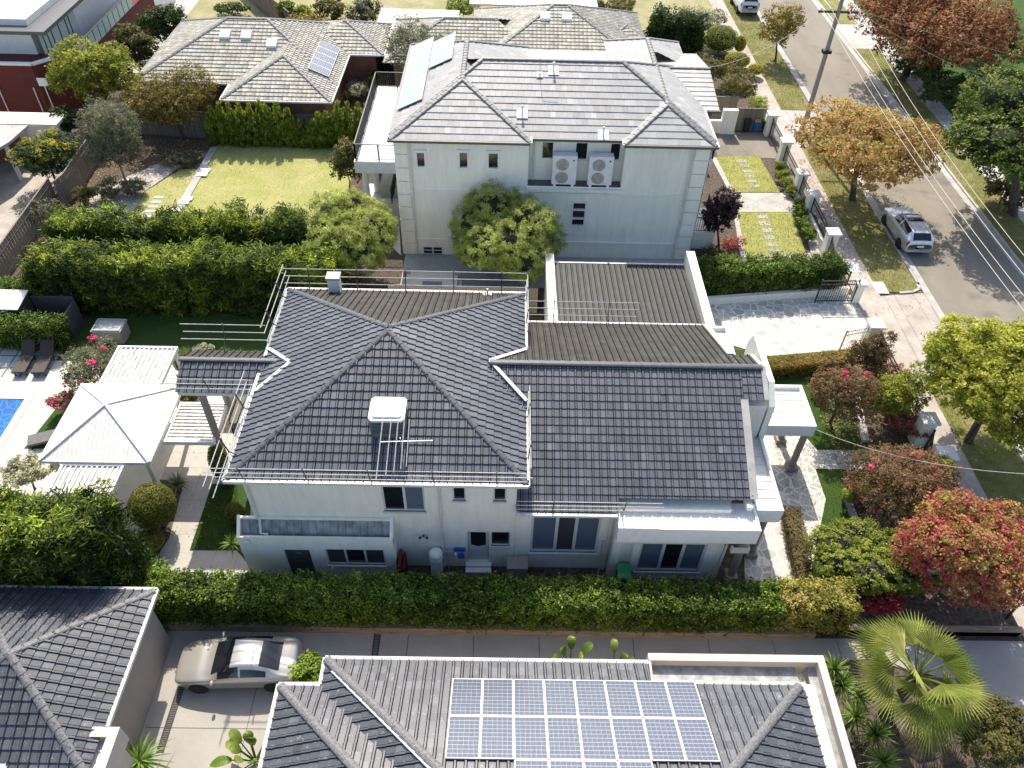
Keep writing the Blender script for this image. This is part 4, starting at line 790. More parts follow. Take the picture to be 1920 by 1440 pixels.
# ================================================================== pavilion and pergolas
pv=thing('pavilion','white square pavilion with a ribbed metal pyramid roof beside the pool','pavilion',(-16.6,22.65,0))
q=MB(); x0,x1,y0,y1,ze,za=-18.85,-14.38,20.45,24.86,2.9,3.98; ax,ay=(x0+x1)/2,(y0+y1)/2
for P in ([(x0,y0),(x1,y0)],[(x1,y0),(x1,y1)],[(x1,y1),(x0,y1)],[(x0,y1),(x0,y0)]):
    q.add([(*P[0],ze),(*P[1],ze),(ax,ay,za)],[(0,1,2)],0)
    a=np.array([*P[0],ze]);b=np.array([*P[1],ze]);m_=(a+b)/2;t_=np.array([ax,ay,za]);d=(b-a)/np.linalg.norm(b-a);L=np.linalg.norm(b-a)
    for k in range(int(L/.19)):
        s=(k+.5)*.19; f=1-abs(s-L/2)/(L/2); p=a+d*s; p2=p+(t_-m_)*f
        if f>.05: q.bar(p+[0,0,.004],p2+[0,0,.004],.03,.018)
for c_ in ((x0,y0),(x1,y0),(x1,y1),(x0,y1)): q.bar((*c_,ze+.03),(ax,ay,za+.03),.12,.04)
q.build('roof','roofmetal',pv)
q=MB(); 
for a,b in (((x0,y0),(x1,y0)),((x1,y0),(x1,y1)),((x1,y1),(x0,y1)),((x0,y1),(x0,y0))): q.bar((*a,ze-.08),(*b,ze-.08),.1,.16)
q.build('fascia','whitepaint',pv)
for a,b in ((x0+.3,y0+.3),(x1-.3,y0+.3),(x1-.3,y1-.3),(x0+.3,y1-.3)): q=MB(); q.box(a-.09,b-.09,0,a+.09,b+.09,2.8); q.build('post','whitepaint',pv)
def pergola(label,x0,x1,y0,y1,z,rib,mat,posts):
    t=thing('pergola',label,'pergola',((x0+x1)/2,(y0+y1)/2,0),'flat metal pergolas round the pavilion')
    q=MB(); q.box(x0+.1,y0+.1,z-.12,x1-.1,y1-.1,z-.08)
    if rib=='y':
        x=x0+.16
        while x<x1-.12: q.box(x,y0+.1,z-.08,x+.07,y1-.1,z-.02); x+=.215
    else:
        y=y0+.16
        while y<y1-.12: q.box(x0+.1,y,z-.08,x1-.1,y+.06,z-.03); y+=.2
    q.build('roof_sheet',mat,t)
    q=MB(); q.box(x0,y0,z-.2,x1,y0+.1,z);q.box(x0,y1-.1,z-.2,x1,y1,z);q.box(x0,y0+.1,z-.2,x0+.1,y1-.1,z);q.box(x1-.1,y0+.1,z-.2,x1,y1-.1,z); q.build('fascia','whitepaint',t)
    for a,b in posts: q=MB(); q.box(a-.07,b-.07,0,a+.07,b+.07,z-.2); q.build('post','whitepaint',t)
pergola('flat white slatted pergola with rust stains behind the pavilion',-18.2,-15.4,24.9,27.55,2.85,'y','roofmetal_dirty',((-15.5,27.3),(-18.0,27.3)))
pergola('flat grey ribbed pergola between the pavilion and the balcony column',-14.35,-12.2,21.8,24.15,2.62,'x','roofmetal_dirty',((-12.3,22.0),))
pergola('flat ribbed pergola in front of the pavilion, above the conifer hedge',-17.95,-15.4,18.0,20.4,2.8,'y','roofmetal_dirty',((-15.6,18.2),))
# outdoor furniture
def lounger(x,y,rz,label,mat='rattan',up=.5):
    t=thing('sun_lounger',label,'sun lounger',(x,y,0),None)
    c,sn=math.cos(rz),math.sin(rz); T=lambda p:(x+c*p[0]-sn*p[1],y+sn*p[0]+c*p[1],p[2])
    q=MB(); q.add([T(v) for v in [(-.33,-.95,.26),(.33,-.95,.26),(.33,.35,.26),(-.33,.35,.26),(-.33,-.95,.38),(.33,-.95,.38),(.33,.35,.38),(-.33,.35,.38)]],[(0,3,2,1),(4,5,6,7),(0,1,5,4),(1,2,6,5),(2,3,7,6),(3,0,4,7)]); q.build('seat',mat,t)
    q=MB(); q.add([T(v) for v in [(-.33,.35,.28),(.33,.35,.28),(.33,1.0,.28+up),(-.33,1.0,.28+up),(-.33,.35,.38),(.33,.35,.38),(.33,.96,.38+up),(-.33,.96,.38+up)]],[(0,3,2,1),(4,5,6,7),(0,1,5,4),(1,2,6,5),(2,3,7,6),(3,0,4,7)]); q.build('backrest',mat,t)
    for a,b in ((-.28,-.85),(.28,-.85),(-.28,.3),(.28,.3)): q=MB(); p=T((a,b,0)); q.box(p[0]-.03,p[1]-.03,0,p[0]+.03,p[1]+.03,.26); q.build('leg','black',t)
    return t
M['rattan']=plain('dark_rattan',(.06,.045,.038),.7,var=.2,scale=8); M['canvas']=plain('grey_sling',(.14,.13,.13),.8,var=.1)
lounger(-24.3,29.1,.06,'dark brown sun lounger on the square pavers, the left one of a pair'); lounger(-23.35,29.1,.06,'dark brown sun lounger on the square pavers, the right one of a pair')
lounger(-20.9,24.0,-1.2,'grey flat lounger on the strip of turf at the pavilion edge','canvas',.05)
bx=thing('planter_box','grey metal topped storage box standing in the deep hedge shade','box',(-20.7,31.2,0))
q=MB(); q.box(-21.4,30.75,0,-19.95,31.7,.85); q.build('box_body','taupe',bx); q=MB(); q.box(-21.45,30.7,.85,-19.9,31.75,.9); q.box(-21.4,30.75,.9,-21.34,31.7,.96);q.box(-20.01,30.75,.9,-19.95,31.7,.96);q.box(-21.34,30.75,.9,-20.01,30.81,.96);q.box(-21.34,31.64,.9,-20.01,31.7,.96); q.build('lid','bluestone',bx)
sh=thing('garden_shed','small shed with a bright white sloping roof behind the left clipped hedge','shed',(-25.7,31.9,0))
q=MB(); q.box(-26.4,31.3,0,-25.1,32.5,1.8); q.build('wall','steeldark',sh); q=MB(); q.add([(-26.5,31.2,1.82),(-25.0,31.2,1.82),(-25.0,32.6,2.0),(-26.5,32.6,2.0),(-26.5,31.2,1.88),(-25.0,31.2,1.88),(-25.0,32.6,2.06),(-26.5,32.6,2.06)],[(0,3,2,1),(4,5,6,7),(0,1,5,4),(1,2,6,5),(2,3,7,6),(3,0,4,7)]); q.build('roof','whitepaint',sh)
q=MB(); q.box(-25.0,32.5,0,-22.8,32.6,1.7); q.box(-22.85,31.2,0,-22.75,32.5,1.5); tag(q.build('screen','gutter_dark'),'dark screen wall beside the white-roofed shed','screen')
q=MB(); 
for a in ((-10.5,15.4),): balu(q,(-14.2,15.75),(-12.3,16.0),0.3,.9,step=.35); balu(q,(-14.2,15.75),(-14.6,17.2),.3,.9,step=.35)
tag(q.build('garden_railing','steel'),'thin pale metal railing at the end of the long hedge, by the paved corner','railing')
q=MB(); q.box(-10.75,16.1,0,-10.1,16.9,.35); tag(q.build('square_planter','deck'),'cream square planter at the corner of the annex','planter')
og=thing('outdoor_kitchen','small tan outbuilding with a dark window between the two clipped trees','outbuilding',(-4.0,35.2,0))
q=MB(); q.box(-5.75,34.5,0,-2.35,36.2,.95); q.box(-5.5,34.45,.95,-2.6,36.2,1.15); q.build('wall','cream',og)
q=MB(); q.box(-4.55,34.42,.97,-3.45,35.2,1.17); q.build('window','blind',og); q=MB(); q.box(-5.7,35.9,1.0,-5.3,36.15,1.25); q.box(-2.8,35.9,1.,-2.4,36.15,1.25); q.build('cowl','taupe',og)
# ================================================================== far brick houses
def far_house(label,loc): return thing('brick_house',label,'house',loc)
b1=far_house('single storey red brick house with mossy tiles, three skylights and a solar array',(-19,61,0))
q=MB(); q.box(-26.8,56.5,0,-13.1,67.4,2.95); q.box(-19.7,54.0,0,-13.1,56.5,2.95); q.box(-13.1,62.3,0,-10.5,67.6,2.95); q.build('wall','brick',b1)
q=MB(); kw=dict(tw=.33,course=.36,prof='far',lift=.05)
hip_roof(q,-27.3,-12.5,56.0,67.8,3.0,.42,caps=('sw','se','nw','ne','r'),cm=1,capr=.16,**kw)
hip_roof(q,-20.2,-12.51,53.4,64,2.994,.42,faces='sw',caps=('sw','se'),cm=1,capr=.16,**kw); tile_plane(q,[(-12.507,53.4,2.994),(-12.507,56,2.994),(-16.35,59.85,4.60),(-16.35,57.2,4.60)],**kw)
hip_roof(q,-16.5,-9.8,61.8,68.2,3.0,.42,caps=('se','ne','r'),cm=1,capr=.16,**kw)
q.build('roof',['tile_brick','ridge_low'],b1,tint=True)
q=MB(); gutter(q,[(-27.4,56,2.95),(-20.3,55.95,2.95),(-20.3,53.3,2.95),(-12.4,53.3,2.95),(-12.4,61.7,2.95),(-9.7,61.7,2.95),(-9.7,68.2,2.95)],.12,.12); q.build('gutter','gutter',b1)
def skylight(parent,x,y,p,n,w=.75):
    z=p[2]-(n[1]*(y-p[1]))/n[2]; q=MB(); s=-n[1]/n[2]
    q.add([(x-w/2,y-w*.45,z-s*w*.45),(x+w/2,y-w*.45,z-s*w*.45),(x+w/2,y+w*.45,z+s*w*.45),(x-w/2,y+w*.45,z+s*w*.45)]+[(x-w/2,y-w*.45,z-s*w*.45+.2),(x+w/2,y-w*.45,z-s*w*.45+.2),(x+w/2,y+w*.45,z+s*w*.45+.2),(x-w/2,y+w*.45,z+s*w*.45+.2)],[(4,5,6,7),(0,1,5,4),(1,2,6,5),(2,3,7,6),(3,0,4,7)]); q.build('skylight','whitepaint',parent)
for x,y in ((-21.3,60.2),(-19.7,60.2),(-17.7,59.5)): skylight(b1,x,y,(0,56,3),(0,-.42,1))
brick_solar(b1)
q=MB(); q.quad((-19.3,56.45,.9),(-18,56.45,.9),(-18,56.45,2.2),(-19.3,56.45,2.2)); q.build('window','glass',b1)
b2=far_house('single storey house with mossy tiles and two skylights just behind the white house',(4,65,0))
q=MB(); q.box(-2.2,60,0,10.5,72,2.95); q.box(-8.9,60.8,0,-2.2,68.5,2.95); q.build('wall','brick',b2)
q=MB(); hip_roof(q,-3.0,11.3,59.0,72.2,3.0,.42,caps=('sw','se','nw','ne','r'),cm=1,capr=.16,**kw)
hip_roof(q,-9.6,3.5,60.2,69.2,3.0,.42,faces='swn',caps=('sw','nw','r'),cm=1,capr=.16,**kw); hip_roof(q,7.,12.3,63.5,69.2,3.0,.42,faces='s',caps=('sw',),cm=1,capr=.16,**kw)
q.build('roof',['tile_brick','ridge_low'],b2,tint=True)
for x in (2.9,4.6): skylight(b2,x,64.3,(0,59,3),(0,-.42,1))
cp=thing('carport','flat bright white roofed carport between the two mossy tiled houses','carport',(-7.7,68.5,0))
q=MB(); q.box(-11.1,65.2,2.9,-4.3,71.6,3.05); q.build('roof','roofmetal',cp); q=MB(); q.box(-10.6,66.0,0,-5,66.25,2.9); q.build('wall','brick',cp)
cp=thing('carport','long thin white roof showing behind the ridge of the rear mossy house','carport',(2,75.5,0))
q=MB(); q.box(-3.5,73.6,2.8,8,75.4,2.95); q.build('roof','roofmetal',cp)
for x in (-3.2,2,7.7): q=MB(); q.box(x-.06,74.8,0,x+.06,74.92,2.8); q.build('post','whitepaint',cp)
# ================================================================== modern building top left
mb_=thing('modern_building','modern two storey building, white above dark red, with a green glass balcony','building',(-38,62,0))
A_=np.array(W(75,58,5.7)[:2]);B_=np.array(W(140,0,5.7)[:2]); d_=(B_-A_)/np.linalg.norm(B_-A_); n_=np.array([d_[1],-d_[0]]); B_=A_+d_*22
q=MB(); A2=A_-n_*.6; q.prism([tuple(A2+(-.5,.5)),tuple(A2+d_*22),tuple(A2+d_*22+(-18,0)),(A2[0]-22,A2[1]+.5)],0,5.5)
q.build('upper_wall','whitepaint',mb_)
q=MB(); q.prism([tuple(A_+(0.4,-.3)),tuple(A_+d_*22+n_*.4),tuple(A_+d_*22+(-18,0)),(A_[0]-23,A_[1]-.3)],5.5,5.75); 
q.build('roof_fascia','gutter_dark',mb_)
q=MB(); A3=A_-n_*.9+d_*.3; q.prism([tuple(A3+(-.3,.5)),tuple(A3+d_*22),tuple(A3+d_*22+(-18,0)),(A3[0]-22,A3[1]+.5)],5.75,6.2); q.build('roof','roofmetal',mb_)
q=MB()
off=n_*1.35; P0=A_+d_*.6
q.prism([tuple(P0),tuple(P0+d_*17),tuple(P0+d_*17+off),tuple(P0+off)],2.75,2.95); q.prism([tuple(P0+off*.9),tuple(P0+d_*17+off*.9),tuple(P0+d_*17+off),tuple(P0+off)],0,2.75,0)
q.prism([(-60,56.4),(-34.6,56.4),tuple(P0+off*1.0+(-.3,-.2)),tuple(P0+off*.9),(-60,58.)],0,3.8,0); q.build('lower_wall','redclad',mb_)
q=MB(); q.bar((-60,56.5,3.87),(-34.5,56.5,3.87),.35,.14); q.bar((-34.5,56.5,3.87),(*(P0+off*1.0+d_*.2),3.9),.35,.14); q.build('parapet_cap','whitepaint',mb_)
q=MB(); gl=MB()
for i in range(12):
    p=P0+off*.97+d_*i*1.05; r=p+d_*.98; gl.bar((*p,3.5),(*r,3.5),.03,1.05); q.bar((*p,2.9),(*p,4.05),.06,.06,0,(0,1,0))
gl.bar((*P0,3.5),(*(P0+off*.97),3.5),.03,1.05); 
q.bar((*(P0+off*.97),4.05),(*(P0+off*.97+d_*12.6),4.05),.06,.05)
bo=q.build('balustrade','gutter_dark',mb_); gl.build('glass_panels','glass_mint',bo)
q=MB(); 
for i,wd in enumerate((.55,.55,.55,1.1,1.1,.5,1.1)):
    s=.4+sum((.55,.55,.55,1.1,1.1,.5,1.1)[:i])+i*.12; p=A_-n_*.57+d_*s; r=p+d_*wd; q.bar((*p,4.25),(*r,4.25),.03,2.3); q.bar((*(p-d_*.06),4.25),(*(p-d_*.005),4.25),.1,2.4,1)
q.build('window',['glass_mint','gutter_dark'],mb_)
q=MB()
for x0_ in (-37.6,-35.0,): q=MB(); q.tube([(x0_,56.3,.1),(x0_,56.3,2.2)],.05,6); q.build('downpipe','gutter',mb_)
sg=thing('sign_post','small square white sign on a thin leaning-looking post against the dark red wall','sign post',W(110,212,0))
sx,sy,_=W(110,212,0); q=MB(); q.tube([(sx,sy-.4,0),(sx,sy-.4,2.4)],.04,7); q.build('post','whitepaint',sg); q=MB(); q.box(sx-.35,sy-.46,2.3,sx+.35,sy-.42,2.9); q.build('sign_board','whitepaint',sg)
gs=thing('side_shed','low shed with a blue-grey ribbed roof at the foot of the dark red wall','shed',(-36,51,0))
q=MB(); q.box(-46,50.2,0,-30.8,51.6,2.3); q.build('wall','wall2',gs); q=MB(); q.box(-46,50.05,2.3,-30.6,51.75,2.5)
for i in range(60): q.box(-45.9+i*.255,50.2,2.5,-45.8+i*.255,51.6,2.56)
q.build('roof','roofmetal_blue' if False else 'roofmetal',gs)
cc=thing('carport','weathered flat roofed carport on pale posts at the far left edge','carport',(-33.5,47,0))
q=MB(); q.prism([(-42,49.6),(-32.2,49.5),(-32.4,47.2),(-33.0,45.5),(-42,45.5)],2.5,2.68); q.build('roof','concrete',cc)
for a,b in ((-32.3,49.3),(-32.6,47.0),(-33.2,43.5)): q=MB(); q.box(a-.1,b-.1,0,a+.1,b+.1,2.5); q.build('post','frame',cc)
q=MB(); q.box(-42,41.2,2.2,-32.9,45.4,2.32)
for i in range(20): q.box(-42,41.3+i*.2,2.32,-32.9,41.37+i*.2,2.37)
q.build('lower_roof','roofmetal_dirty',cc); q=MB(); q.box(-42,49.2,0,-33,49.4,2.5); q.build('wall','brick',cc)
# ================================================================== front fences, pillars, gates
def pillar(x,y,label,h=1.62,w=.62):
    t=thing('gate_pillar',label,'gate pillar',(x,y,0)); q=MB(); q.box(x-w/2,y-w/2,0,x+w/2,y+w/2,h); q.build('shaft','wall2',t)
    q=MB(); k=w/2+.09; q.box(x-k,y-k,h,x+k,y+k,h+.12); q.add([(x-k,y-k,h+.12),(x+k,y-k,h+.12),(x+k,y+k,h+.12),(x-k,y+k,h+.12),(x-k*.4,y-k*.4,h+.2),(x+k*.4,y-k*.4,h+.2),(x+k*.4,y+k*.4,h+.2),(x-k*.4,y+k*.4,h+.2)],[(0,1,5,4),(1,2,6,5),(2,3,7,6),(3,0,4,7),(4,5,6,7)]); q.build('cap','whitepaint',t)
X=19.95
pillar(X,55.85,'white capped gate pillar beside the wheelie bins'); pillar(X,51.7,'white gate pillar directly under the left side of the orange tree'); pillar(X,47.3,'white capped pillar of the far front fence, at the top end of the long lawn hedge')
pillar(X,44.6,'white capped pillar halfway along the far front fence, beside the concrete path'); pillar(X,40.2,'white capped pillar by the open black gate above the dark green hedge')
pillar(19.7,31.6,'white square pillar holding the pale grey driveway gate'); pillar(X,24.8,'white pillar on the upper side of the small black garden gate'); pillar(X,22.7,'white pillar on the lower side of the small black garden gate')
pillar(20.3,35.6,'low pale pillar behind the big black driveway gate',1.3,.4)
def rail_fence(a,b,h,label,mat='black',base=0.,cat='fence',name='metal_fence',step=.13):
    t=thing(name,label,cat,((a[0]+b[0])/2,(a[1]+b[1])/2,0)); q=MB(); a=np.array(a,float);b=np.array(b,float); L=np.linalg.norm(b-a)
    for z in (.15,h-.3,h-.05): q.bar((*a,z+base),(*b,z+base),.04,.05)
    q.build('rails',mat,t); q=MB(); n=max(2,int(L/step))
    for i in range(n+1): p=a+(b-a)*i/n; q.bar((*p,base+.1),(*p,base+h-.02),.02,.02)
    q.build('bars',mat,t); q=MB()
    for p in (a,b): q.bar((*p,base),(*p,base+h+.05),.07,.07)
    q.build('end_posts',mat,t)
    if base>.1: q=MB(); q.box(a[0]-.12,min(a[1],b[1]),0,b[0]+.12,max(a[1],b[1]),base); q.build('plinth','wall2',t)
rail_fence((X,47.6),(X,51.4),1.45,'black bar fence under the orange tree with clipped shrubs in front',base=.0)
rail_fence((X,44.9),(X,47.),1.3,'short black bar fence panel between two white pillars beside the path',base=.25)
rail_fence((X,40.5),(X,44.3),1.1,'long bar fence on a white plinth beside the near front lawn',base=.45)
rail_fence((X,55.5),(X,52.0),1.5,'black driveway gate panel under the pale gate pillar near the bins',cat='gate',name='metal_gate')
rail_fence((19.3,37.4),(X-.1,40.0),1.6,'open black gate leaf leaning out from the capped pillar above the hedge',cat='gate',name='metal_gate')
rail_fence((X-.05,36.4),(19.6,38.8),1.5,'narrow black gate leaf at the corner of the north garden path',cat='gate',name='metal_gate')
rail_fence((17.95,35.4),(20.1,35.5),1.62,'big black gate leaf open against the driveway hedge',cat='gate',name='metal_gate')
rail_fence((18.1,31.2),(19.5,31.6),1.5,'pale grey open gate leaf beside the sunlit stone driveway','steel',cat='gate',name='metal_gate')
rail_fence((X,25.1),(X,31.3),1.4,'black bar fence half hidden behind green shrubs, above the garden gate')
rail_fence((X,15.4),(X,22.4),1.4,'black bar fence running down behind the crepe myrtle')
rail_fence((19.55,23.1),(20.2,24.4),1.3,'small black garden gate standing open between two white pillars',cat='gate',name='metal_gate')
q=MB(); q.add([(11.3,34.9,0),(20.1,36.2,0),(20.1,36.45,0),(11.3,35.15,0),(11.3,34.9,.5),(20.1,36.2,.5),(20.1,36.45,.5),(11.3,35.15,.5)],[(0,1,5,4),(1,2,6,5),(2,3,7,6),(3,0,4,7),(4,5,6,7)]); tag(q.build('garden_wall','wall2'),'low pale wall under the dark green hedge beside the stone driveway','wall')
q=MB(); q.box(11.9,55.9,0,16.2,56.15,1.0); q.box(16.2,55.75,0,17.3,56.15,1.9); tag(q.build('garden_wall','wall2'),'low cream wall with a taller end pier beside the three bins','wall')
q=MB(); q.box(12.0,50.1,0,14.3,50.35,1.0); q.box(12.0,50.05,1.0,12.9,50.4,1.2); tag(q.build('garden_wall','wall'),'short cream wall between the white house and the far lawn','wall')
q=MB(); q.box(17.4,56.4,0,19.6,56.5,1.8); tag(q.build('bin_screen','paling'),'dark timber screen behind the wheelie bins','screen')
for a,b in (((14.3,31.2),(14.3,31.2)),): pass
q=MB(); q.add([(17.3,24.7,0),(17.6,24.7,0),(18.6,30.8,0),(18.3,30.8,0),(17.3,24.7,.22),(17.6,24.7,.22),(18.6,30.8,.22),(18.3,30.8,.22)],[(0,1,5,4),(1,2,6,5),(2,3,7,6),(3,0,4,7),(4,5,6,7)]); struct(q.build('garden_edging','concrete'))
q=MB(); q.box(15.4,17.5,0,15.65,21.3,.22); q.box(15.65,17.5,0,19.0,17.7,.22); struct(q.build('garden_edging','concrete'))
for pts in (((17.6,24.7),(19.6,24.7),(19.6,31.),(18.6,31.)),((15.65,17.7),(19.6,17.7),(19.6,22.6),(15.65,21.3))): sheet('garden_bed',pts,.06,'soil')
for (x,y,lab) in ((21.3,38.9,'pale rectangular utility cover set in the footpath'),(22.25,36.9,'small pale utility cover at the tip of the verge')):
    q=MB(); q.box(x-.35,y-.55,.04,x+.35,y+.55,.07); tag(q.build('utility_cover','whitepaint'),lab,'utility cover')
q=thing('marker_post','short grey marker post with a red top on the far verge','post',(33.3,53.9,0)); g=MB(); g.prism([(33.15,53.75),(33.45,53.75),(33.45,54.05),(33.15,54.05)],0,1.1); g.build('shaft','concrete',q); M['red']=plain('red_paint',(.6,.06,.05),.5,var=.1); g=MB(); g.prism([(33.1,53.7),(33.5,53.7),(33.5,54.1),(33.1,54.1)],1.1,1.25); g.build('cap','red',q)
# ================================================================== power pole and wires
pl_=thing('power_pole','tall grey timber power pole rising behind the orange tree','power pole',(*W(1505,245,0)[:2],0)); px0,py0,_=W(1505,245,0)
q=MB(); q.tube([(px0,py0,0),(px0,py0,11.5)],[.19,.13],10); q.build('pole','bark_pale' if False else 'taupe',pl_)
zc=WX(1577,28,px0)[2]
q=MB(); q.box(px0-1.4,py0-.06,zc-.07,px0+1.4,py0+.06,zc+.07); q.build('crossarm','bark',pl_)
for x in (-1.25,-.6,.6,1.25): q=MB(); q.lathe((px0+x,py0,zc+.07),[(.04,0),(.07,.06),(.05,.1),(.07,.14),(.02,.2)],8); q.build('insulator','whitepaint',pl_)
zt=WX(1553,100,px0)[2]; q=MB(); q.box(px0-.3,py0-.25,zt-.12,px0+.3,py0+.25,zt+.1); q.build('bracket','black',pl_)
M['cable']=plain('bare_wire',(.62,.58,.5),.5,.2,var=.05)
ends=((1784,400,1920,583),(1800,400,1920,555),(1830,400,1920,516),(1857,400,1920,479))
for k,(x,(a,b,c_,d)) in enumerate(zip((-1.25,-.6,.6,1.25),ends)):
    X_=px0+x; s0=np.array([X_,py0,zc+.25])
    q1=np.array(WX(a,b,X_)); q2=np.array(WX(c_,d,X_))
    # parabola in y through the insulator and the two measured points
    co_=np.polyfit([s0[1],q1[1],q2[1]],[s0[2],q1[2],q2[2]],2)
    ys=np.linspace(py0,8,26); pts=[(X_,y,float(np.clip(np.polyval(co_,y),3.5,14))) for y in ys]
    g=MB(); g.tube(pts,.013,5); tag(g.build('overhead_wire','cable',origin=tuple(s0)),['leftmost','second from left','third from left','rightmost'][k]+' of the four pale wires running down the street from the pole','wire','street power wires')
    g=MB(); g.tube([(X_,y,zc+.25-.02*(y-py0)+.0005*(y-py0)**2) for y in np.linspace(py0,110,14)],.012,5); tag(g.build('overhead_wire','cable',origin=tuple(s0)),['leftmost','second from left','third from left','rightmost'][k]+' of the four wires leaving the pole towards the top edge','wire','street power wires')
def wire(p,r,sag,label,rad=.012):
    p=np.array(p,float);r=np.array(r,float); g=MB(); g.tube([p+(r-p)*t-np.array([0,0,4*sag*t*(1-t)]) for t in np.linspace(0,1,15)],rad,5); tag(g.build('service_wire','cable',origin=tuple(p)),label,'wire')
wire((px0+1.2,py0,zc+.1),(40,48,5.0),.7,'thin service wire swooping from the pole to the right, below the copper tree'); wire((px0+1.2,py0,zc+.2),(46,54,5.5),.5,'thin service wire stretching from the pole behind the round green tree')
wire((px0-1.2,py0,zc),(12.4,49.5,7.6),.8,'thin service wire from the pole to the white house roof')
wire((13.7,22.9,2.9),W(1950,890,5.),.6,'thin pale service wire from the portico roof corner across the garden')
# ================================================================== cars
def catmull(P,n):
    P=np.asarray(P,float); out=[]; N=len(P)
    for i in range(N-1):
        p0=P[max(i-1,0)];p1=P[i];p2=P[i+1];p3=P[min(i+2,N-1)]
        for k in range(n):
            t=k/n; out.append(.5*((2*p1)+(-p0+p2)*t+(2*p0-5*p1+4*p2-p3)*t*t+(-p0+3*p1-3*p2+p3)*t**3))
    out.append(P[-1]); return np.array(out)
def car(label,cat,loc,rz,st,wheels,mats,glass,lamps,rails=False,L=1.,plate=True,handles=()):
    """st rows: x,wmax,zsill,zbelt,zroof,wroof"""
    t=thing('parked_car',label,cat,loc); c,sn=math.cos(rz),math.sin(rz)
    T=lambda p:(loc[0]+c*p[0]*L-sn*p[1]*L,loc[1]+sn*p[0]*L+c*p[1]*L,loc[2]+p[2]*L)
    rows=[]
    for x,w,zs,zb,zr,wr in st:
        h=[(w*.80,zs),(w*.97,zs+.10),(w,zs+(zb-zs)*.5),(w*.975,zb),(wr,zr),(wr*.62,zr+.035),(0,zr+.045)]
        sec=[(x,y,z) for y,z in h]+[(x,-y,z) for y,z in h[-2::-1]]
        rows.append(sec)
    G=np.array(rows)                                   # stations x 13 x 3
    K=6; D=np.array([catmull(G[:,j],K) for j in range(G.shape[1])]).transpose(1,0,2)
    D=np.array([catmull(D[i],4) for i in range(len(D))])
    ns,nj=D.shape[:2]
    q=MB(); q.add([T(p) for p in D.reshape(-1,3)],[(i*nj+j,i*nj+j+1,(i+1)*nj+j+1,(i+1)*nj+j) for i in range(ns-1) for j in range(nj-1)]+[tuple(j for j in range(nj)),tuple((ns-1)*nj+j for j in range(nj))[::-1],],0)
    q.add([T(D[i][0]) for i in range(ns)]+[T(D[i][-1]) for i in range(ns)],[(i,i+1,ns+i+1,ns+i) for i in range(ns-1)],0)
    q.build('body',mats[0],t,smooth=True)
    dS=np.gradient(D,axis=0);dJ=np.gradient(D,axis=1);Nn=np.cross(dS,dJ); Nn/=np.linalg.norm(Nn,axis=2,keepdims=True)+1e-9
    if Nn[ns//2,nj//2,2]<0: Nn=-Nn
    def patch(name,s0,s1,j0,j1,mat,off=.012,par=None,taper=None):
        i0,i1=int(round(s0*K)),int(round(s1*K)); a0,a1=int(round(j0*4)),int(round(j1*4)); g=MB()
        ii=range(i0,i1+1); jj=range(a0,a1+1); vs=[T(D[i][j]+Nn[i][j]*off) for i in ii for j in jj]; m_=len(jj)
        g.add(vs,[(a*m_+b,a*m_+b+1,(a+1)*m_+b+1,(a+1)*m_+b) for a in range(len(ii)-1) for b in range(m_-1)]); return g.build(name,mat,par or t,smooth=True)
    for nm,s0,s1,j0,j1 in glass: patch(nm,s0,s1,j0,j1,'glass')
    for nm,s0,s1,j0,j1,mt in lamps: patch(nm,s0,s1,j0,j1,mt,.014)
    wm_=max(r[1] for r in st)
    for wx in wheels:
        for sy in (-1,1):
            y=sy*(wm_-.06); g=MB(); g.lathe((0,0,0),[(.0,-.1),(.37,-.1),(.37,.075),(.0,.075)],22,axis='y'); g.v=[T((v[0]+wx,v[1]+sy*(wm_-.07),v[2]+.36)) for v in g.v]; g.build('wheel_arch','rubber',t)
            g=MB(); g.lathe((0,0,0),[(.20,-.1),(.30,-.1),(.33,-.06),(.33,.07),(.30,.1),(.20,.1)],24,axis='y'); g.v=[T((v[0]+wx,v[1]+y,v[2]+.33)) for v in g.v]; wo=g.build('wheel','rubber',t,smooth=False)
            g=MB(); g.lathe((0,0,0),[(.0,.02),(.205,.02),(.205,.095),(.19,.098),(.185,.03),(0,.03)],20,axis='y')
            for k in range(5): a=2*math.pi*k/5+.3; g.bar((0,.085,0),(.19*math.cos(a),.08,.19*math.sin(a)),.05,.02,0,(0,1,0))
            g.v=[T((v[0]+wx,sy*v[1]+y,v[2]+.33)) for v in g.v]; g.build('rim','steel',wo)
    for sy in (-1,1):
        i=[k for k,r in enumerate(st) if r[4]-r[3]>.25][-1] if st[0][0]<st[-1][0] else [k for k,r in enumerate(st) if r[4]-r[3]>.25][0]
        r=st[i]; fx=r[0]+(.35); g=MB(); g.blob((0,0,0),(.07,.12,.07)); g.v=[T((v[0]+fx,v[1]+sy*(wm_+.08),v[2]+r[3]+.05)) for v in g.v]; g.build('wing_mirror',mats[0],t,smooth=True)
    if rails:
        for sy in (-1,1): g=MB(); g.tube([T(p) for p in ((-1.5,sy*.52,rails-.03),(-1.35,sy*.53,rails+.04),(.3,sy*.55,rails+.06),(.45,sy*.56,rails))],.02,6); g.build('roof_rail','steel',t)
    if plate:
        xr=min(r[0] for r in st); g=MB(); zp=plate; g.box(-.04,-.2,-.055,.0,.2,.055); g.v=[T((v[0]+xr-.005,v[1],v[2]+zp)) for v in g.v]; g.build('number_plate','whitepaint',t)
    return t
M['goldpaint']=paint('champagne_paint',(.50,.47,.42),.5,.25); M['silverpaint']=paint('silver_paint',(.68,.71,.73),.45,.28); M['whitecar']=paint('white_car_paint',(.75,.76,.78),.0,.3)
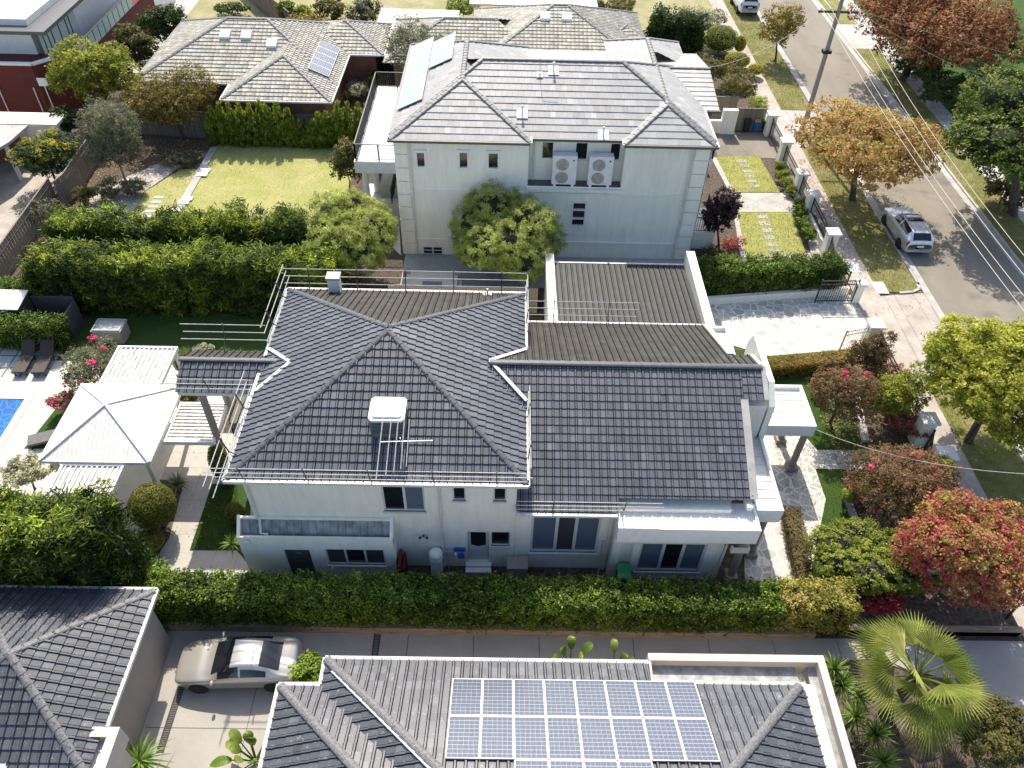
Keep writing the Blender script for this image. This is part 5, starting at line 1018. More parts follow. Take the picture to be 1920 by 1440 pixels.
M['taillight']=paint('tail_lamp',(.45,.01,.01),0,.15); M['headlight']=paint('head_lamp',(.7,.72,.75),.2,.1); M['bumper']=plain('black_trim',(.03,.03,.032),.6,var=.1)
sed=[(2.34,.50,.30,.52,.56,.40),(2.28,.70,.22,.62,.67,.55),(2.05,.84,.20,.70,.77,.64),(1.55,.90,.20,.80,.88,.68),(.95,.915,.20,.90,.96,.66),(.40,.915,.20,.94,1.26,.60),(-.05,.915,.20,.955,1.39,.57),(-.55,.915,.20,.97,1.40,.56),(-1.05,.91,.20,.98,1.30,.57),(-1.60,.89,.20,.985,1.08,.62),(-2.0,.86,.22,.96,1.02,.66),(-2.26,.78,.26,.86,.94,.62),(-2.36,.60,.34,.66,.74,.50)]
ga_=W(440,1262,.7)
car('gold-bronze four door sedan on the driveway, nose towards the corner garage','car',(-9.35,13.05,.02),math.pi+.03,sed,(1.4,-1.42),('goldpaint',),
    [('windscreen',4.15,5.6,4.05,7.95),('rear_window',7.9,9.2,4.15,7.85),('side_window',4.75,6.35,3.2,3.9),('side_window',6.5,8.3,3.2,3.85),('side_window',4.75,6.35,8.1,8.8),('side_window',6.5,8.3,8.15,8.8)],
    [('headlight',.9,1.8,2.3,3.2,'headlight'),('headlight',.9,1.8,8.8,9.7,'headlight'),('tail_light',10.6,11.4,2.3,3.3,'taillight'),('tail_light',10.6,11.4,8.7,9.7,'taillight'),('grille',.15,.7,5.,7.,'bumper')],L=.94,plate=.55)
wag=[(2.2,.55,.36,.62,.66,.45),(2.15,.74,.26,.74,.79,.58),(1.9,.86,.24,.86,.92,.66),(1.35,.90,.24,.95,1.02,.70),(.85,.905,.24,1.0,1.10,.68),(.35,.905,.24,1.03,1.42,.62),(-.2,.905,.24,1.04,1.54,.60),(-.8,.905,.24,1.06,1.55,.59),(-1.35,.90,.24,1.08,1.52,.58),(-1.75,.88,.26,1.08,1.46,.58),(-2.02,.86,.28,1.05,1.22,.60),(-2.16,.82,.30,.92,1.04,.62),(-2.22,.70,.40,.72,.80,.58)]
car('silver crossover wagon parked on the street under the orange tree','car',(25.55,42.35,.03),math.pi/2,wag,(1.35,-1.3),('silverpaint',),
    [('windscreen',4.15,5.4,4.05,7.95),('rear_window',9.15,10.7,4.2,7.8),('side_window',4.8,6.4,3.2,3.9),('side_window',6.55,8.6,3.2,3.9),('side_window',4.8,6.4,8.1,8.8),('side_window',6.55,8.6,8.1,8.8),('sunroof',5.9,6.9,4.6,7.4)],
    [('headlight',.9,1.9,2.3,3.2,'headlight'),('headlight',.9,1.9,8.8,9.7,'headlight'),('tail_light',10.3,11.2,2.4,3.6,'taillight'),('tail_light',10.3,11.2,8.4,9.6,'taillight'),('rear_bumper',11.6,12,2.,10.,'bumper')],rails=1.56,plate=.78)
car('white four wheel drive parked on the verge at the top edge','car',(23.6,82.6,.05),math.pi/2,[(a,b*1.03,c_+.08,d+.12,e+.2,f*1.1) for a,b,c_,d,e,f in wag],(1.35,-1.3),('whitecar',),
    [('windscreen',4.15,5.4,4.05,7.95),('rear_window',9.15,10.7,4.2,7.8),('side_window',4.8,6.4,3.2,3.9),('side_window',6.55,8.6,3.2,3.9),('side_window',4.8,6.4,8.1,8.8),('side_window',6.55,8.6,8.1,8.8)],
    [('tail_light',10.3,11.2,2.4,3.6,'taillight'),('tail_light',10.3,11.2,8.4,9.6,'taillight')],rails=1.8,plate=.85,L=1.06)

sheet('garden_bed',px((1530,1240),(1630,1238),(1760,1270),(1905,1345),(1990,1480),(1600,1480)),.05,'soil')

sheet('side_yard',px((205,150),(330,-20),(390,-20),(250,160)),.024,'concrete')
q=MB(); a_=W(262,28,1.2);b_=W(322,-22,1.2); q.bar((a_[0],a_[1],.8),(b_[0],b_[1],.8),.2,1.6); tag(q.build('garden_wall','whitepaint'),'white garden wall behind the modern building, at the top edge','wall')
# ================================================================== VEGETATION
rng=np.random.default_rng(5)
FW=CM[2]
def depth(p): return float((np.array(p)-np.array([0,0,H0]))@FW)
LM={}
def lm(k,cols,tr=.35,rough=.55): LM[k]=leaf_mat(k+'_leaves',cols,max(.02,min(.5,tr+.08)),rough)
lm('hedge',[(.018,.036,.008),(.085,.145,.018),(.32,.42,.06)]); lm('hedge_gold',[(.12,.12,.02),(.34,.32,.06),(.58,.46,.18)]); lm('conifer',[(.010,.022,.006),(.10,.15,.012),(.44,.50,.04)],.06); lm('pencil',[(.05,.08,.012),(.14,.20,.025),(.32,.36,.06)])
lm('willow',[(.16,.21,.04),(.34,.39,.09),(.58,.60,.22)],.42); lm('darkgreen',[(.015,.030,.008),(.035,.065,.014),(.08,.12,.03)],.25); lm('roundgreen',[(.03,.055,.010),(.10,.145,.022),(.24,.27,.05)],.25)
lm('olive',[(.05,.055,.02),(.12,.12,.035),(.24,.20,.06)]); lm('olive_gold',[(.10,.08,.02),(.26,.21,.05),(.42,.32,.09)]); lm('yellowgreen',[(.13,.15,.02),(.33,.35,.05),(.52,.50,.09)],.45); lm('greygreen',[(.06,.07,.04),(.14,.15,.08),(.28,.28,.17)])
lm('orange',[(.24,.12,.05),(.42,.25,.10),(.48,.36,.12),(.32,.32,.08)],.45); lm('copper',[(.06,.025,.015),(.19,.075,.032),(.34,.15,.06),(.12,.09,.03)],.3); lm('crimson',[(.24,.02,.045),(.40,.07,.09),(.42,.17,.09),(.34,.28,.07),(.13,.15,.03)],.35)
lm('myrtle',[(.035,.045,.015),(.10,.10,.03),(.24,.13,.07),(.32,.16,.11)],.35); lm('lime',[(.12,.17,.02),(.24,.28,.045),(.38,.40,.09)],.4); lm('moss',[(.05,.06,.01),(.13,.135,.015),(.22,.20,.03)],.15); lm('brownhedge',[(.07,.05,.02),(.16,.12,.05),(.25,.19,.09)],.15); lm('goldhedge',[(.12,.08,.015),(.28,.20,.03),(.38,.28,.06)],.15)
lm('purple',[(.012,.008,.012),(.035,.02,.025),(.09,.05,.06)],.15); lm('pink',[(.55,.04,.12),(.75,.08,.2),(.8,.2,.3)],.3); lm('yellow',[(.30,.28,.03),(.46,.40,.05),(.58,.50,.09)],.3); lm('pinkbush',[(.16,.06,.045),(.32,.14,.10),(.42,.22,.16)],.3); lm('palebush',[(.22,.22,.12),(.40,.40,.26),(.55,.54,.40)],.3)
lm('palm',[(.10,.14,.025),(.24,.29,.06),(.50,.50,.18)],.4,.35); lm('yucca',[(.03,.07,.012),(.10,.17,.03),(.25,.32,.08)],.2,.4); lm('banana',[(.05,.10,.015),(.12,.19,.03),(.25,.30,.06)],.35,.35); lm('litter',[(.12,.07,.03),(.28,.17,.07),(.42,.32,.16)],.1)
def unit(a): return a/(np.linalg.norm(a,axis=-1,keepdims=True)+1e-9)
def leaf_obj(name,Pc,T,N,L,Wd,tint,mat,parent=None,origin=None,extra=None):
    n=len(Pc); T=unit(T); S=unit(np.cross(T,N)); L=np.asarray(L).reshape(-1,1)/2; Wd=np.asarray(Wd).reshape(-1,1)/2
    o=np.array(WL[parent.name]) if parent is not None else np.array(origin)
    V=np.stack([Pc-T*L,Pc+S*Wd+T*L*.15,Pc+T*L,Pc-S*Wd+T*L*.15],1).reshape(-1,3)-o
    ev=[];ef=[];
    if extra: ev=[tuple(np.array(v)-o) for v in extra.v]; ef=extra.f
    nv=len(V)+len(ev); me=bpy.data.meshes.new(name); 
    nf=n+len(ef); loops=list(range(4*n)); starts=list(range(0,4*n,4)); 
    k=4*n; el=[]; 
    for f in ef: starts.append(k); k+=len(f); el+= [4*n+i for i in f]
    me.vertices.add(nv); me.loops.add(k); me.polygons.add(nf)
    me.vertices.foreach_set('co',np.concatenate([V.ravel(),np.array(ev).ravel()]) if ev else V.ravel())
    me.loops.foreach_set('vertex_index',np.array(loops+el,dtype=np.int32)); me.polygons.foreach_set('loop_start',np.array(starts,dtype=np.int32))
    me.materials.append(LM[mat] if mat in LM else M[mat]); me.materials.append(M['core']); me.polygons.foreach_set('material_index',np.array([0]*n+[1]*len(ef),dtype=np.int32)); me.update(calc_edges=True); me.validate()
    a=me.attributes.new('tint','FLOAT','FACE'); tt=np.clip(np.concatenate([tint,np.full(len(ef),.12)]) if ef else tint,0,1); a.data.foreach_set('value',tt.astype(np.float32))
    ob=bpy.data.objects.new(name,me); C.objects.link(ob)
    if parent is not None: ob.parent=parent
    else: ob.location=tuple(o)
    WL[ob.name]=tuple(o); return ob
def blob_leaves(blobs,n,leaf,clump,up=.35,asp=.5,tb=0.,droop=0,fill=.12,flat=-.75):
    """clumps of leaves over the shells of ellipsoids"""
    area=np.array([ (b[3]*b[4]+b[3]*b[5]+b[4]*b[5]) for b in blobs]); w=area/area.sum(); P=[];N=[];Tt=[]
    for b,wi in zip(blobs,w):
        k=max(30,int(n*wi)); nc=max(8,int((b[3]*b[4]+b[3]*b[5]+b[4]*b[5])*4/3*3.14/(clump*clump)/2.0))
        d=unit(rng.normal(size=(nc*2,3))); d=d[d[:,2]>flat][:nc]; nc=len(d)
        r=1-np.abs(rng.normal(0,.10,nc)); r[rng.random(nc)<fill]*=.6
        r*=1+.10*np.sin(d[:,0]*7+b[0])*np.cos(d[:,1]*6+b[1])
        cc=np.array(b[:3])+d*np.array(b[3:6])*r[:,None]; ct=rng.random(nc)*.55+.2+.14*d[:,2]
        idx=rng.integers(0,nc,k); p=cc[idx]+rng.normal(0,clump*.36,(k,3))*np.array([1,1,.75])
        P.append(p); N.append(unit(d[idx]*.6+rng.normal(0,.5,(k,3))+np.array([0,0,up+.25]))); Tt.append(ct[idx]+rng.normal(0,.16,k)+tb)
    P=np.concatenate(P);N=np.concatenate(N);Tt=np.concatenate(Tt); k=len(P)
    T=rng.normal(size=(k,3)); T[:,2]-=droop; T=T-N*(T*N).sum(1,keepdims=True)*.8
    L=leaf*rng.uniform(.65,1.35,k); ok=P[:,2]>.05
    return P[ok],T[ok],N[ok],L[ok],(L*asp)[ok],Tt[ok]
def sub_blobs(c,r,n,k=.52,seed=0,spread=.62):
    g=np.random.default_rng(seed); out=[(c[0],c[1],c[2]-r[2]*.05,r[0]*.72,r[1]*.72,r[2]*.72)]
    for i in range(n):
        a=2*math.pi*(i+g.random()*.6)/n; zz=g.uniform(-.45,.75); rr=math.sqrt(max(0,1-zz*zz))*spread
        s=k*g.uniform(.75,1.15); out.append((c[0]+r[0]*rr*math.cos(a),c[1]+r[1]*rr*math.sin(a),c[2]+r[2]*zz*.62,r[0]*s,r[1]*s,r[2]*s))
    return out
def place(cpx,cpy,w,h,z=None,base=None,rzmin=.5):
    if base is not None: bx,by,_=W(*base,0.); c=np.array(WY(cpx,cpy,by)); 
    else: c=np.array(W(cpx,cpy,z)); bx,by=c[0],c[1]
    sc_=depth(c)/FPX; rx=w/2*sc_; th=math.atan2(H0-c[2],math.hypot(c[0],c[1])); rp=h/2*sc_
    ry=min(rx,rp/math.sin(th)*.9); rz=math.sqrt(max(rp*rp-(ry*math.sin(th))**2,(.3*rx)**2))/math.cos(th); rz=min(rz,c[2]*.97-.05,rx*1.8); rz=max(rz,.35)
    return c,(rx,ry,rz),(bx,by)
def tree(label,cpx,cpy,w,h,mat,n=6000,leaf=.16,clump=.4,z=None,base=None,cat='tree',name='tree',nb=7,bark='bark',tr=.16,asp=.55,k=.5,group=None,seed=1,up=.35,tb=0.,droop=0,scale=.93,flowers=None,lean=None,rz=None,trunk=True,fill=.12,core=0):
    c,r,(bx,by)=place(cpx,cpy,w,h,z,base); r=[q*scale for q in r]
    if name=='tree' and not rz: r[2]=max(r[2],min(c[2]*.95,r[0]*.95)); r[1]*=.85
    if rz: r[2]=rz
    t=thing(name,label,cat,(bx,by,0),group); bl=sub_blobs(c,r,nb,k,seed)
    if trunk:
        q=MB(); zt=max(.3,c[2]-r[2]*.55); g=np.random.default_rng(seed+50); mid=(bx+(c[0]-bx)*.5+g.uniform(-.1,.1),by+g.uniform(-.1,.1),zt*.55)
        q.tube([(bx,by,-.05),(bx,by,.15),mid,(c[0],c[1],zt),(c[0],c[1],c[2]+r[2]*.35)],[tr*1.35,tr,tr*.8,tr*.62,tr*.2],9)
        for b in bl[1:]:
            m_=(c[0]+(b[0]-c[0])*.45,c[1]+(b[1]-c[1])*.45,(zt+b[2])/2-.1); q.tube([(c[0],c[1],zt*.96),m_,(b[0],b[1],b[2]),(b[0]+(b[0]-c[0])*.4,b[1]+(b[1]-c[1])*.4,b[2]+b[5]*.4)],[tr*.42,tr*.3,tr*.16,tr*.05],6)
        q.build('trunk',bark,t,smooth=True)
    cq=None
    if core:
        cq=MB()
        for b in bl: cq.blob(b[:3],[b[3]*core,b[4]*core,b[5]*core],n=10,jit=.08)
    leaf_obj('crown',*blob_leaves(bl,n,leaf,clump,up,asp,tb,droop,fill),mat,t,extra=cq)
    if flowers:
        fm,fn,fl=flowers; g=np.random.default_rng(seed+9); fb=[]
        for i in range(fn):
            b=bl[g.integers(0,len(bl))]; d=unit(g.normal(size=3)+np.array([0,-.2,.9])); p=np.array(b[:3])+d*np.array(b[3:6])*1.02; fb.append((*p,fl,fl,fl*.8))
        leaf_obj('blossom',*blob_leaves(fb,fn*90,.085,.12,.3,.8,0,0,.5),fm,t)
    return t
# ---- hedges: leafy box round a core coloured dark for inner shade
def hedge(label,a,b,w,z0,z1,mat,n=9000,leaf=.10,rough=.10,asp=.55,spray=0.,name='hedge',cat='hedge',tb=0.,wav=.0,clump=.16,seed=3,group=None,core=.75,endtint=None,up=.25):
    g=np.random.default_rng(seed); a=np.array(a[:2],float);b=np.array(b[:2],float);L=np.linalg.norm(b-a);d=(b-a)/L;nn=np.array([-d[1],d[0]]); h=z1-z0
    def topz(s,v): return z1+wav*(np.sin(s*1.9+seed)*.5+np.sin(s*4.3+v*2)*.3+np.sin(s*.8)*.35)
    S=[L*w*1.25,L*h*1.1,L*h*.5,w*h,w*h]; S=np.array(S)/sum(S); nc=int((2*L*h+L*w+2*w*h)/(clump**2)*1.1); fc=g.choice(5,nc,p=S)
    u=g.random(nc)*L; v=(g.random(nc)-.5)*w; zz=g.random(nc)*h; N=np.zeros((nc,3)); 
    m=fc==0; tz=topz(u,v); zz=zz*(tz-z0)/h; zz[m]=(tz-z0)[m]; N[m]=(0,0,1)
    m=fc==1; v[m]=-w/2; N[m]=(-nn[0],-nn[1],.1); m=fc==2; v[m]=w/2; N[m]=(nn[0],nn[1],.1)
    m=fc==3; u[m]=0; N[m]=(-d[0],-d[1],.1); m=fc==4; u[m]=L; N[m]=(d[0],d[1],.1)
    P=np.zeros((nc,3)); P[:,:2]=a+d*u[:,None]+nn*v[:,None]; P[:,2]=z0+zz
    ct_=np.where(fc==0,0,-.24 if spray else -.05)  # side clumps darker than the top: face shade painted into the leaf tint
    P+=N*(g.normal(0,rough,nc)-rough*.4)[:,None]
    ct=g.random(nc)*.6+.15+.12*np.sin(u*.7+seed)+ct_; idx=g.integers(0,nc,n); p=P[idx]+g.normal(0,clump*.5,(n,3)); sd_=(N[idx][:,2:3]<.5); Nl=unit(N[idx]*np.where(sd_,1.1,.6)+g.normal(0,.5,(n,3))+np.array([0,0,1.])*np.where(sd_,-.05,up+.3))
    T=g.normal(size=(n,3)); T=T-Nl*(T*Nl).sum(1,keepdims=True)*.8
    if spray: T=np.where(sd_,unit(T)+np.array([0,0,.3]),unit(g.normal(size=(n,3))*[1,1,0])+np.array([0,0,.45*spray])) 
    Ls=leaf*g.uniform(.6,1.4,n); tint=ct[idx]+g.normal(0,.16,n)+tb; ok=p[:,2]>.03
    q=MB(); i=rough*1.2+.06; st=max(2,int(L/.6)); rows=[]
    for j in range(st+1):
        s=i+(L-2*i)*j/st; zt=float(topz(s,0))-i-.05
        for vv,zq in ((-w/2+i,z0+.02),(-w/2+i,zt),(w/2-i,zt),(w/2-i,z0+.02)): rows.append((*(a+d*s+nn*vv),zq))
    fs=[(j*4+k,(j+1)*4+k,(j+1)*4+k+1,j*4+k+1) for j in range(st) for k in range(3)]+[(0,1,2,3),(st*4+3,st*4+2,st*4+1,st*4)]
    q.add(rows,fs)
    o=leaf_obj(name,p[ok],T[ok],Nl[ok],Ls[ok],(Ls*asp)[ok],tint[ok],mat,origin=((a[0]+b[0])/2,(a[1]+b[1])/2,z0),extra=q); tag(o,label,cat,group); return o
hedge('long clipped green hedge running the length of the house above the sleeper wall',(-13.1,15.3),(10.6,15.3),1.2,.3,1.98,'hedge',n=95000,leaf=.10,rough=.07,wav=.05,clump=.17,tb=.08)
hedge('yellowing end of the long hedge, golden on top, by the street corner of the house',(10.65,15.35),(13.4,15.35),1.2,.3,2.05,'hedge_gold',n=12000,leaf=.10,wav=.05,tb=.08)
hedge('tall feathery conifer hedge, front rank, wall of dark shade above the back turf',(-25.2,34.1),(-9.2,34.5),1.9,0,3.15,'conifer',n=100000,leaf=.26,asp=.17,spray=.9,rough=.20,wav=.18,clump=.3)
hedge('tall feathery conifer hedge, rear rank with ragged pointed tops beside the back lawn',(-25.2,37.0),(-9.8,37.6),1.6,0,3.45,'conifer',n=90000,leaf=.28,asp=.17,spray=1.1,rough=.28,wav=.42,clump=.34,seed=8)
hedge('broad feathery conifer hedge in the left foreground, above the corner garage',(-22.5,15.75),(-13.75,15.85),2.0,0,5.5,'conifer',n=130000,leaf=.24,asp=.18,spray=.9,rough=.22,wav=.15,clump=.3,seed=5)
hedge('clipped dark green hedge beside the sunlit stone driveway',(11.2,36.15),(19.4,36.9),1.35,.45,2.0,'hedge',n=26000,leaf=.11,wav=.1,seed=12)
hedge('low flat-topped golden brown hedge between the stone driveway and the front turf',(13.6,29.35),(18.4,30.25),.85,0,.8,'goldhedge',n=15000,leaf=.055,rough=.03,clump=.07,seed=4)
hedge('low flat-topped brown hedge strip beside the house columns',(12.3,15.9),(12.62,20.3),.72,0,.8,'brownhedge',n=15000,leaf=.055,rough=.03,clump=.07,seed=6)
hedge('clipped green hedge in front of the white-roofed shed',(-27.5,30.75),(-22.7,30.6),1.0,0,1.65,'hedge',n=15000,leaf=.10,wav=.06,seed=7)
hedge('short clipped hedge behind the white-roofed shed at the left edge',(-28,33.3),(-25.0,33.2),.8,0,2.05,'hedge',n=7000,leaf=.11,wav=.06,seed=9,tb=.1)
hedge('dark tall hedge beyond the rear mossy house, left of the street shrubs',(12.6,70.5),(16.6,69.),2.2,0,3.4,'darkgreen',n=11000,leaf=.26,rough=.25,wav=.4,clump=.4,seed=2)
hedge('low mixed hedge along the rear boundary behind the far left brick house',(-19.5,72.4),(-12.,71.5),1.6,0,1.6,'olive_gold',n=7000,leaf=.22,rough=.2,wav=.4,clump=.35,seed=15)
# pencil conifers in a row behind the back lawn
for i in range(17):
    x=-20.9+i*.69+random.uniform(-.1,.1); y=52.55+random.uniform(-.1,.1); hgt=random.uniform(2.3,3.1) if i not in (9,10) else 1.8; r=random.uniform(.5,.66)
    bl=[(x+random.uniform(-.05,.05),y,hgt*f,r*k,r*k,hgt*.2) for f,k in ((.15,.9),(.35,1),(.55,.9),(.75,.62),(.92,.32))]
    P_,T_,N_,L_,W_,t_=blob_leaves(bl,2400,.2,.18,.2,.34,.02); T_=T_*.3+np.array([0,0,1.])
    th_=thing('pencil_conifer',('tall' if hgt>2.7 else 'short')+' pencil conifer, %s from the left in the row of seventeen'%((ordn+['ninth','tenth','eleventh','twelfth','thirteenth','fourteenth','fifteenth','sixteenth','seventeenth'])[i]),'conifer',(x,y,0),'pencil conifers behind the back lawn')
    q=MB(); q.tube([(x,y,0),(x,y,hgt*.8)],[.06,.02],6); q.build('trunk','bark',th_); leaf_obj('crown',P_,T_,N_,L_*1.3,W_,t_+.05,'pencil',th_)
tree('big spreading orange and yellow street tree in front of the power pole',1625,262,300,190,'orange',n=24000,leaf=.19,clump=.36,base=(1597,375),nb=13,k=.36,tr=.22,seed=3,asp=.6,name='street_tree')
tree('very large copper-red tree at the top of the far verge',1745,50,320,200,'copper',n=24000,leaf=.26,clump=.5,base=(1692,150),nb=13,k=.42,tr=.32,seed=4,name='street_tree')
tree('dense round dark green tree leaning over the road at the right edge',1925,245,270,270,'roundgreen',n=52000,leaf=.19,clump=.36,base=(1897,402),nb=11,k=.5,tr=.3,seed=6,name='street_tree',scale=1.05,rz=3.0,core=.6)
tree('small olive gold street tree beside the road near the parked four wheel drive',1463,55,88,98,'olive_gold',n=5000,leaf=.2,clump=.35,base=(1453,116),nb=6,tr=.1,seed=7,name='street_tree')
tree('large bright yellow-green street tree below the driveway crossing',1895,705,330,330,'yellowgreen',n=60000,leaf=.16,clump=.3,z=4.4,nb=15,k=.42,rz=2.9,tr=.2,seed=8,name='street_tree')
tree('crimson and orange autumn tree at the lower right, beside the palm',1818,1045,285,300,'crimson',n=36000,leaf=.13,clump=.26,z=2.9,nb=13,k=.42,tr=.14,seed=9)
tree('bronze-leaved crepe myrtle with pink tips beside the raked end wall',1582,735,150,120,'myrtle',n=13000,leaf=.10,clump=.22,z=2.2,nb=7,tr=.08,seed=10,flowers=('pink',4,.14))
tree('largest bronze and pink crepe myrtle, below the small black garden gate',1690,898,205,145,'myrtle',n=20000,leaf=.10,clump=.22,z=2.2,nb=9,tr=.09,seed=11,flowers=('pink',7,.14))
tree('small green and bronze tree beside the pale grey gate leaf',1640,655,85,100,'myrtle',n=7000,leaf=.10,clump=.2,z=2.0,nb=5,tr=.07,seed=12,tb=-.1)
tree('leafy green shrub tree against the fence above the garden gate',1690,735,110,145,'yellowgreen',n=9000,leaf=.11,clump=.22,z=2.0,nb=6,tr=.07,seed=13,tb=-.28)
tree('clipped pale lime mounded shrub beside the crimson tree',1622,1048,212,118,'lime',n=42000,leaf=.09,clump=.16,z=1.35,nb=6,k=.6,tr=.08,seed=14,cat='shrub',name='shrub',scale=1.,core=.7)
tree('dull green shrub in the bottom right corner under the palm',1868,1378,170,140,'olive',n=12000,leaf=.10,clump=.2,z=1.8,nb=6,tr=.07,seed=15,cat='shrub',name='shrub')
tree('tall silvery green clipped tree just left of the white house corner',662,440,170,150,'willow',n=70000,leaf=.20,clump=.28,z=2.75,nb=10,k=.55,tr=.12,seed=16,asp=.16,rz=2.55,fill=.03,core=.6,droop=.8)
tree('tall silvery green clipped tree in front of the white wall',952,442,222,160,'willow',n=85000,leaf=.20,clump=.28,z=2.8,nb=11,k=.5,tr=.12,seed=17,asp=.16,rz=2.5,fill=.03,core=.6,droop=.8)
tree('dark purple-leaved tree at the street corner of the white house',1352,402,72,105,'purple',n=8000,leaf=.13,clump=.24,base=(1347,462),nb=5,tr=.08,seed=18)
tree('green and gold leafy tree in front of the dark red wall',182,142,165,125,'yellowgreen',n=15000,leaf=.2,clump=.4,z=3.6,nb=9,tr=.14,seed=19,tb=-.22)
tree('dark leafy tree at the top edge between the modern building and the brick house',305,45,90,85,'darkgreen',n=8000,leaf=.2,clump=.36,z=2.6,nb=7,tr=.1,seed=119,tb=.15)
tree('round dusky olive shrub between the modern building and the brick house',252,92,98,80,'olive',n=8000,leaf=.2,clump=.36,z=2.8,nb=6,tr=.12,seed=20,tb=-.1)
tree('spreading brownish olive tree hanging over the grey back fence',320,182,165,100,'olive_gold',n=13000,leaf=.16,clump=.34,z=3.2,nb=8,tr=.12,seed=21,tb=-.3)
tree('feathery grey-green tree with a pale trunk by the side fence',206,258,118,185,'greygreen',n=15000,leaf=.16,clump=.3,z=3.4,nb=7,tr=.1,seed=22,asp=.3,bark='bark_pale',rz=3.2,tb=-.08)
tree('dark green bush topped with yellow flowers at the left side fence',85,292,118,112,'darkgreen',n=11000,leaf=.15,clump=.26,z=2.2,nb=7,tr=.1,seed=23,tb=.28,flowers=('yellow',40,.34))
tree('slender loose green tree between the back lawn and the white balcony',648,300,62,100,'olive',n=5000,leaf=.15,clump=.24,z=2.2,nb=5,tr=.05,seed=24,rz=2.0)
tree('pale feathery gum behind the solar panels of the white house',792,98,160,130,'greygreen',n=12000,leaf=.22,clump=.38,z=4.2,nb=8,tr=.14,seed=25,asp=.25,bark='bark_pale')
tree('crepe myrtle with magenta flowers growing beside the slatted pergola',180,690,135,118,'greygreen',n=10000,leaf=.1,clump=.22,z=1.6,nb=7,tr=.06,seed=26,flowers=('pink',9,.2))
tree('white flowering shrub between the pool deck and the conifer hedge',45,885,120,55,'palebush',n=6000,leaf=.11,clump=.2,z=1.2,nb=5,tr=.05,seed=27,cat='shrub',name='shrub')
tree('small white and pink flowering shrub at the pool side of the pavilion',112,752,60,36,'pinkbush',n=2500,leaf=.1,clump=.2,z=.8,nb=4,tr=.04,seed=28,cat='shrub',name='shrub',flowers=('pink',4,.14))
def topiary(label,cpx,cpy,w,h,z,mat,n,leaf=.06,rz=None,squash=1.):
    c,r,_=place(cpx,cpy,w,h,z); r=list(r); 
    if rz: r[2]=rz
    d=unit(rng.normal(size=(n,3))); keep=d[:,2]>-.8; d=d[keep]; n=len(d); P=np.array(c)+d*np.array(r)*(1+rng.normal(0,.02,n)+.03*np.sin(d[:,0]*9)*np.cos(d[:,1]*8))[:,None]; N=unit(d+rng.normal(0,.4,(n,3))); T=rng.normal(size=(n,3)); T=T-N*(T*N).sum(1,keepdims=True)*.8
    L=leaf*rng.uniform(.6,1.4,n); q=MB(); q.blob(c,[x*.93 for x in r],n=14); q.tube([(c[0],c[1],0),(c[0],c[1],c[2])],.07,6)
    return tag(leaf_obj('clipped_shrub',P,T,N,L,L*.6,.25+.5*rng.random(n)+.1*np.sin(P[:,0]*3),mat,origin=(c[0],c[1],0),extra=q),label,'shrub')
topiary('large mossy green clipped ball beside the stone path',286,948,84,84,1.55,'moss',9000)
topiary('lower clipped dome in the shade just below the big ball',280,1015,52,40,.7,'moss',3000)
topiary('small brownish clipped ball against the side wall of the house',441,962,34,40,.6,'moss',2500)
topiary('golden green clipped hedge dome behind the slatted pergola',350,678,48,40,.9,'moss',3000)
topiary('tall dark clipped shrub between the terrace and the left wall',412,870,36,70,1.2,'moss',3500,rz=1.2)
topiary('large round yellow-green clipped ball by the far footpath',1352,72,62,46,1.3,'lime',5000,.1)
topiary('bright golden ball just right of the large round clipped ball',1388,82,22,34,.8,'yellow',1500,.09)
topiary('bright golden mound below the round clipped ball',1383,112,46,28,.8,'yellow',2500,.09)
topiary('smallest golden mound beside the bin end of the far footpath',1417,130,28,20,.7,'yellow',1500,.09)
def shrub(label,cpx,cpy,w,h,z,mat,n=2500,leaf=.14,clump=.25,nb=4,seed=1,tb=0.,fl=None,group=None,up=.35): 
    return tree(label,cpx,cpy,w,h,mat,n=n,leaf=leaf,clump=clump,z=z,nb=nb,tr=.04,seed=seed,cat='shrub',name='shrub',tb=tb,flowers=fl,group=group,up=up,scale=1.)
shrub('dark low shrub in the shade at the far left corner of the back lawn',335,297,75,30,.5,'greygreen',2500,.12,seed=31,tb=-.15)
shrub('grey-green mound beside the curved paving, left one',205,352,60,38,.6,'greygreen',2600,.12,seed=32); shrub('grey-brown mound beside the curved paving, right one',250,350,45,40,.6,'greygreen',2200,.12,seed=33,tb=.1)
shrub('small brown shrub at the foot of the side fence',158,365,40,36,.7,'olive',1800,.12,seed=34); shrub('bare twiggy shrub beside the pink side path',75,395,80,60,1.2,'greygreen',1400,.12,seed=35)
shrub('dark green climber beside the blue-grey shed roof',125,225,50,60,2.,'darkgreen',3500,.16,seed=36)
shrub('flowering grey bush between the brick house and the white balcony',672,165,60,34,.9,'palebush',2400,.14,seed=37,tb=-.2); shrub('olive bush behind the white balcony',705,150,50,40,1.2,'olive',2200,.15,seed=38); shrub('dark bush in the shade of the brick house eave',690,120,55,40,1.,'darkgreen',2200,.15,seed=39)
shrub('tall pale shrub on the far grass, left of the white carport roof',680,22,60,50,2.2,'greygreen',3000,.22,.36,seed=40); shrub('tall olive shrub on the far grass behind the brick house',620,18,60,50,2.2,'olive',3000,.22,.36,seed=41); shrub('upright yellow-green conifer on the far grass behind the brick house',535,18,34,46,1.8,'pencil',1800,.22,.3,seed=42); shrub('yellow-green shrub next to the upright conifer on the far grass',568,24,44,34,1.4,'yellowgreen',1800,.2,.3,seed=43,tb=-.1); shrub('low dark shrub on the far grass, leftmost behind the brick house',435,14,60,20,.7,'darkgreen',1500,.2,seed=44,tb=.2)
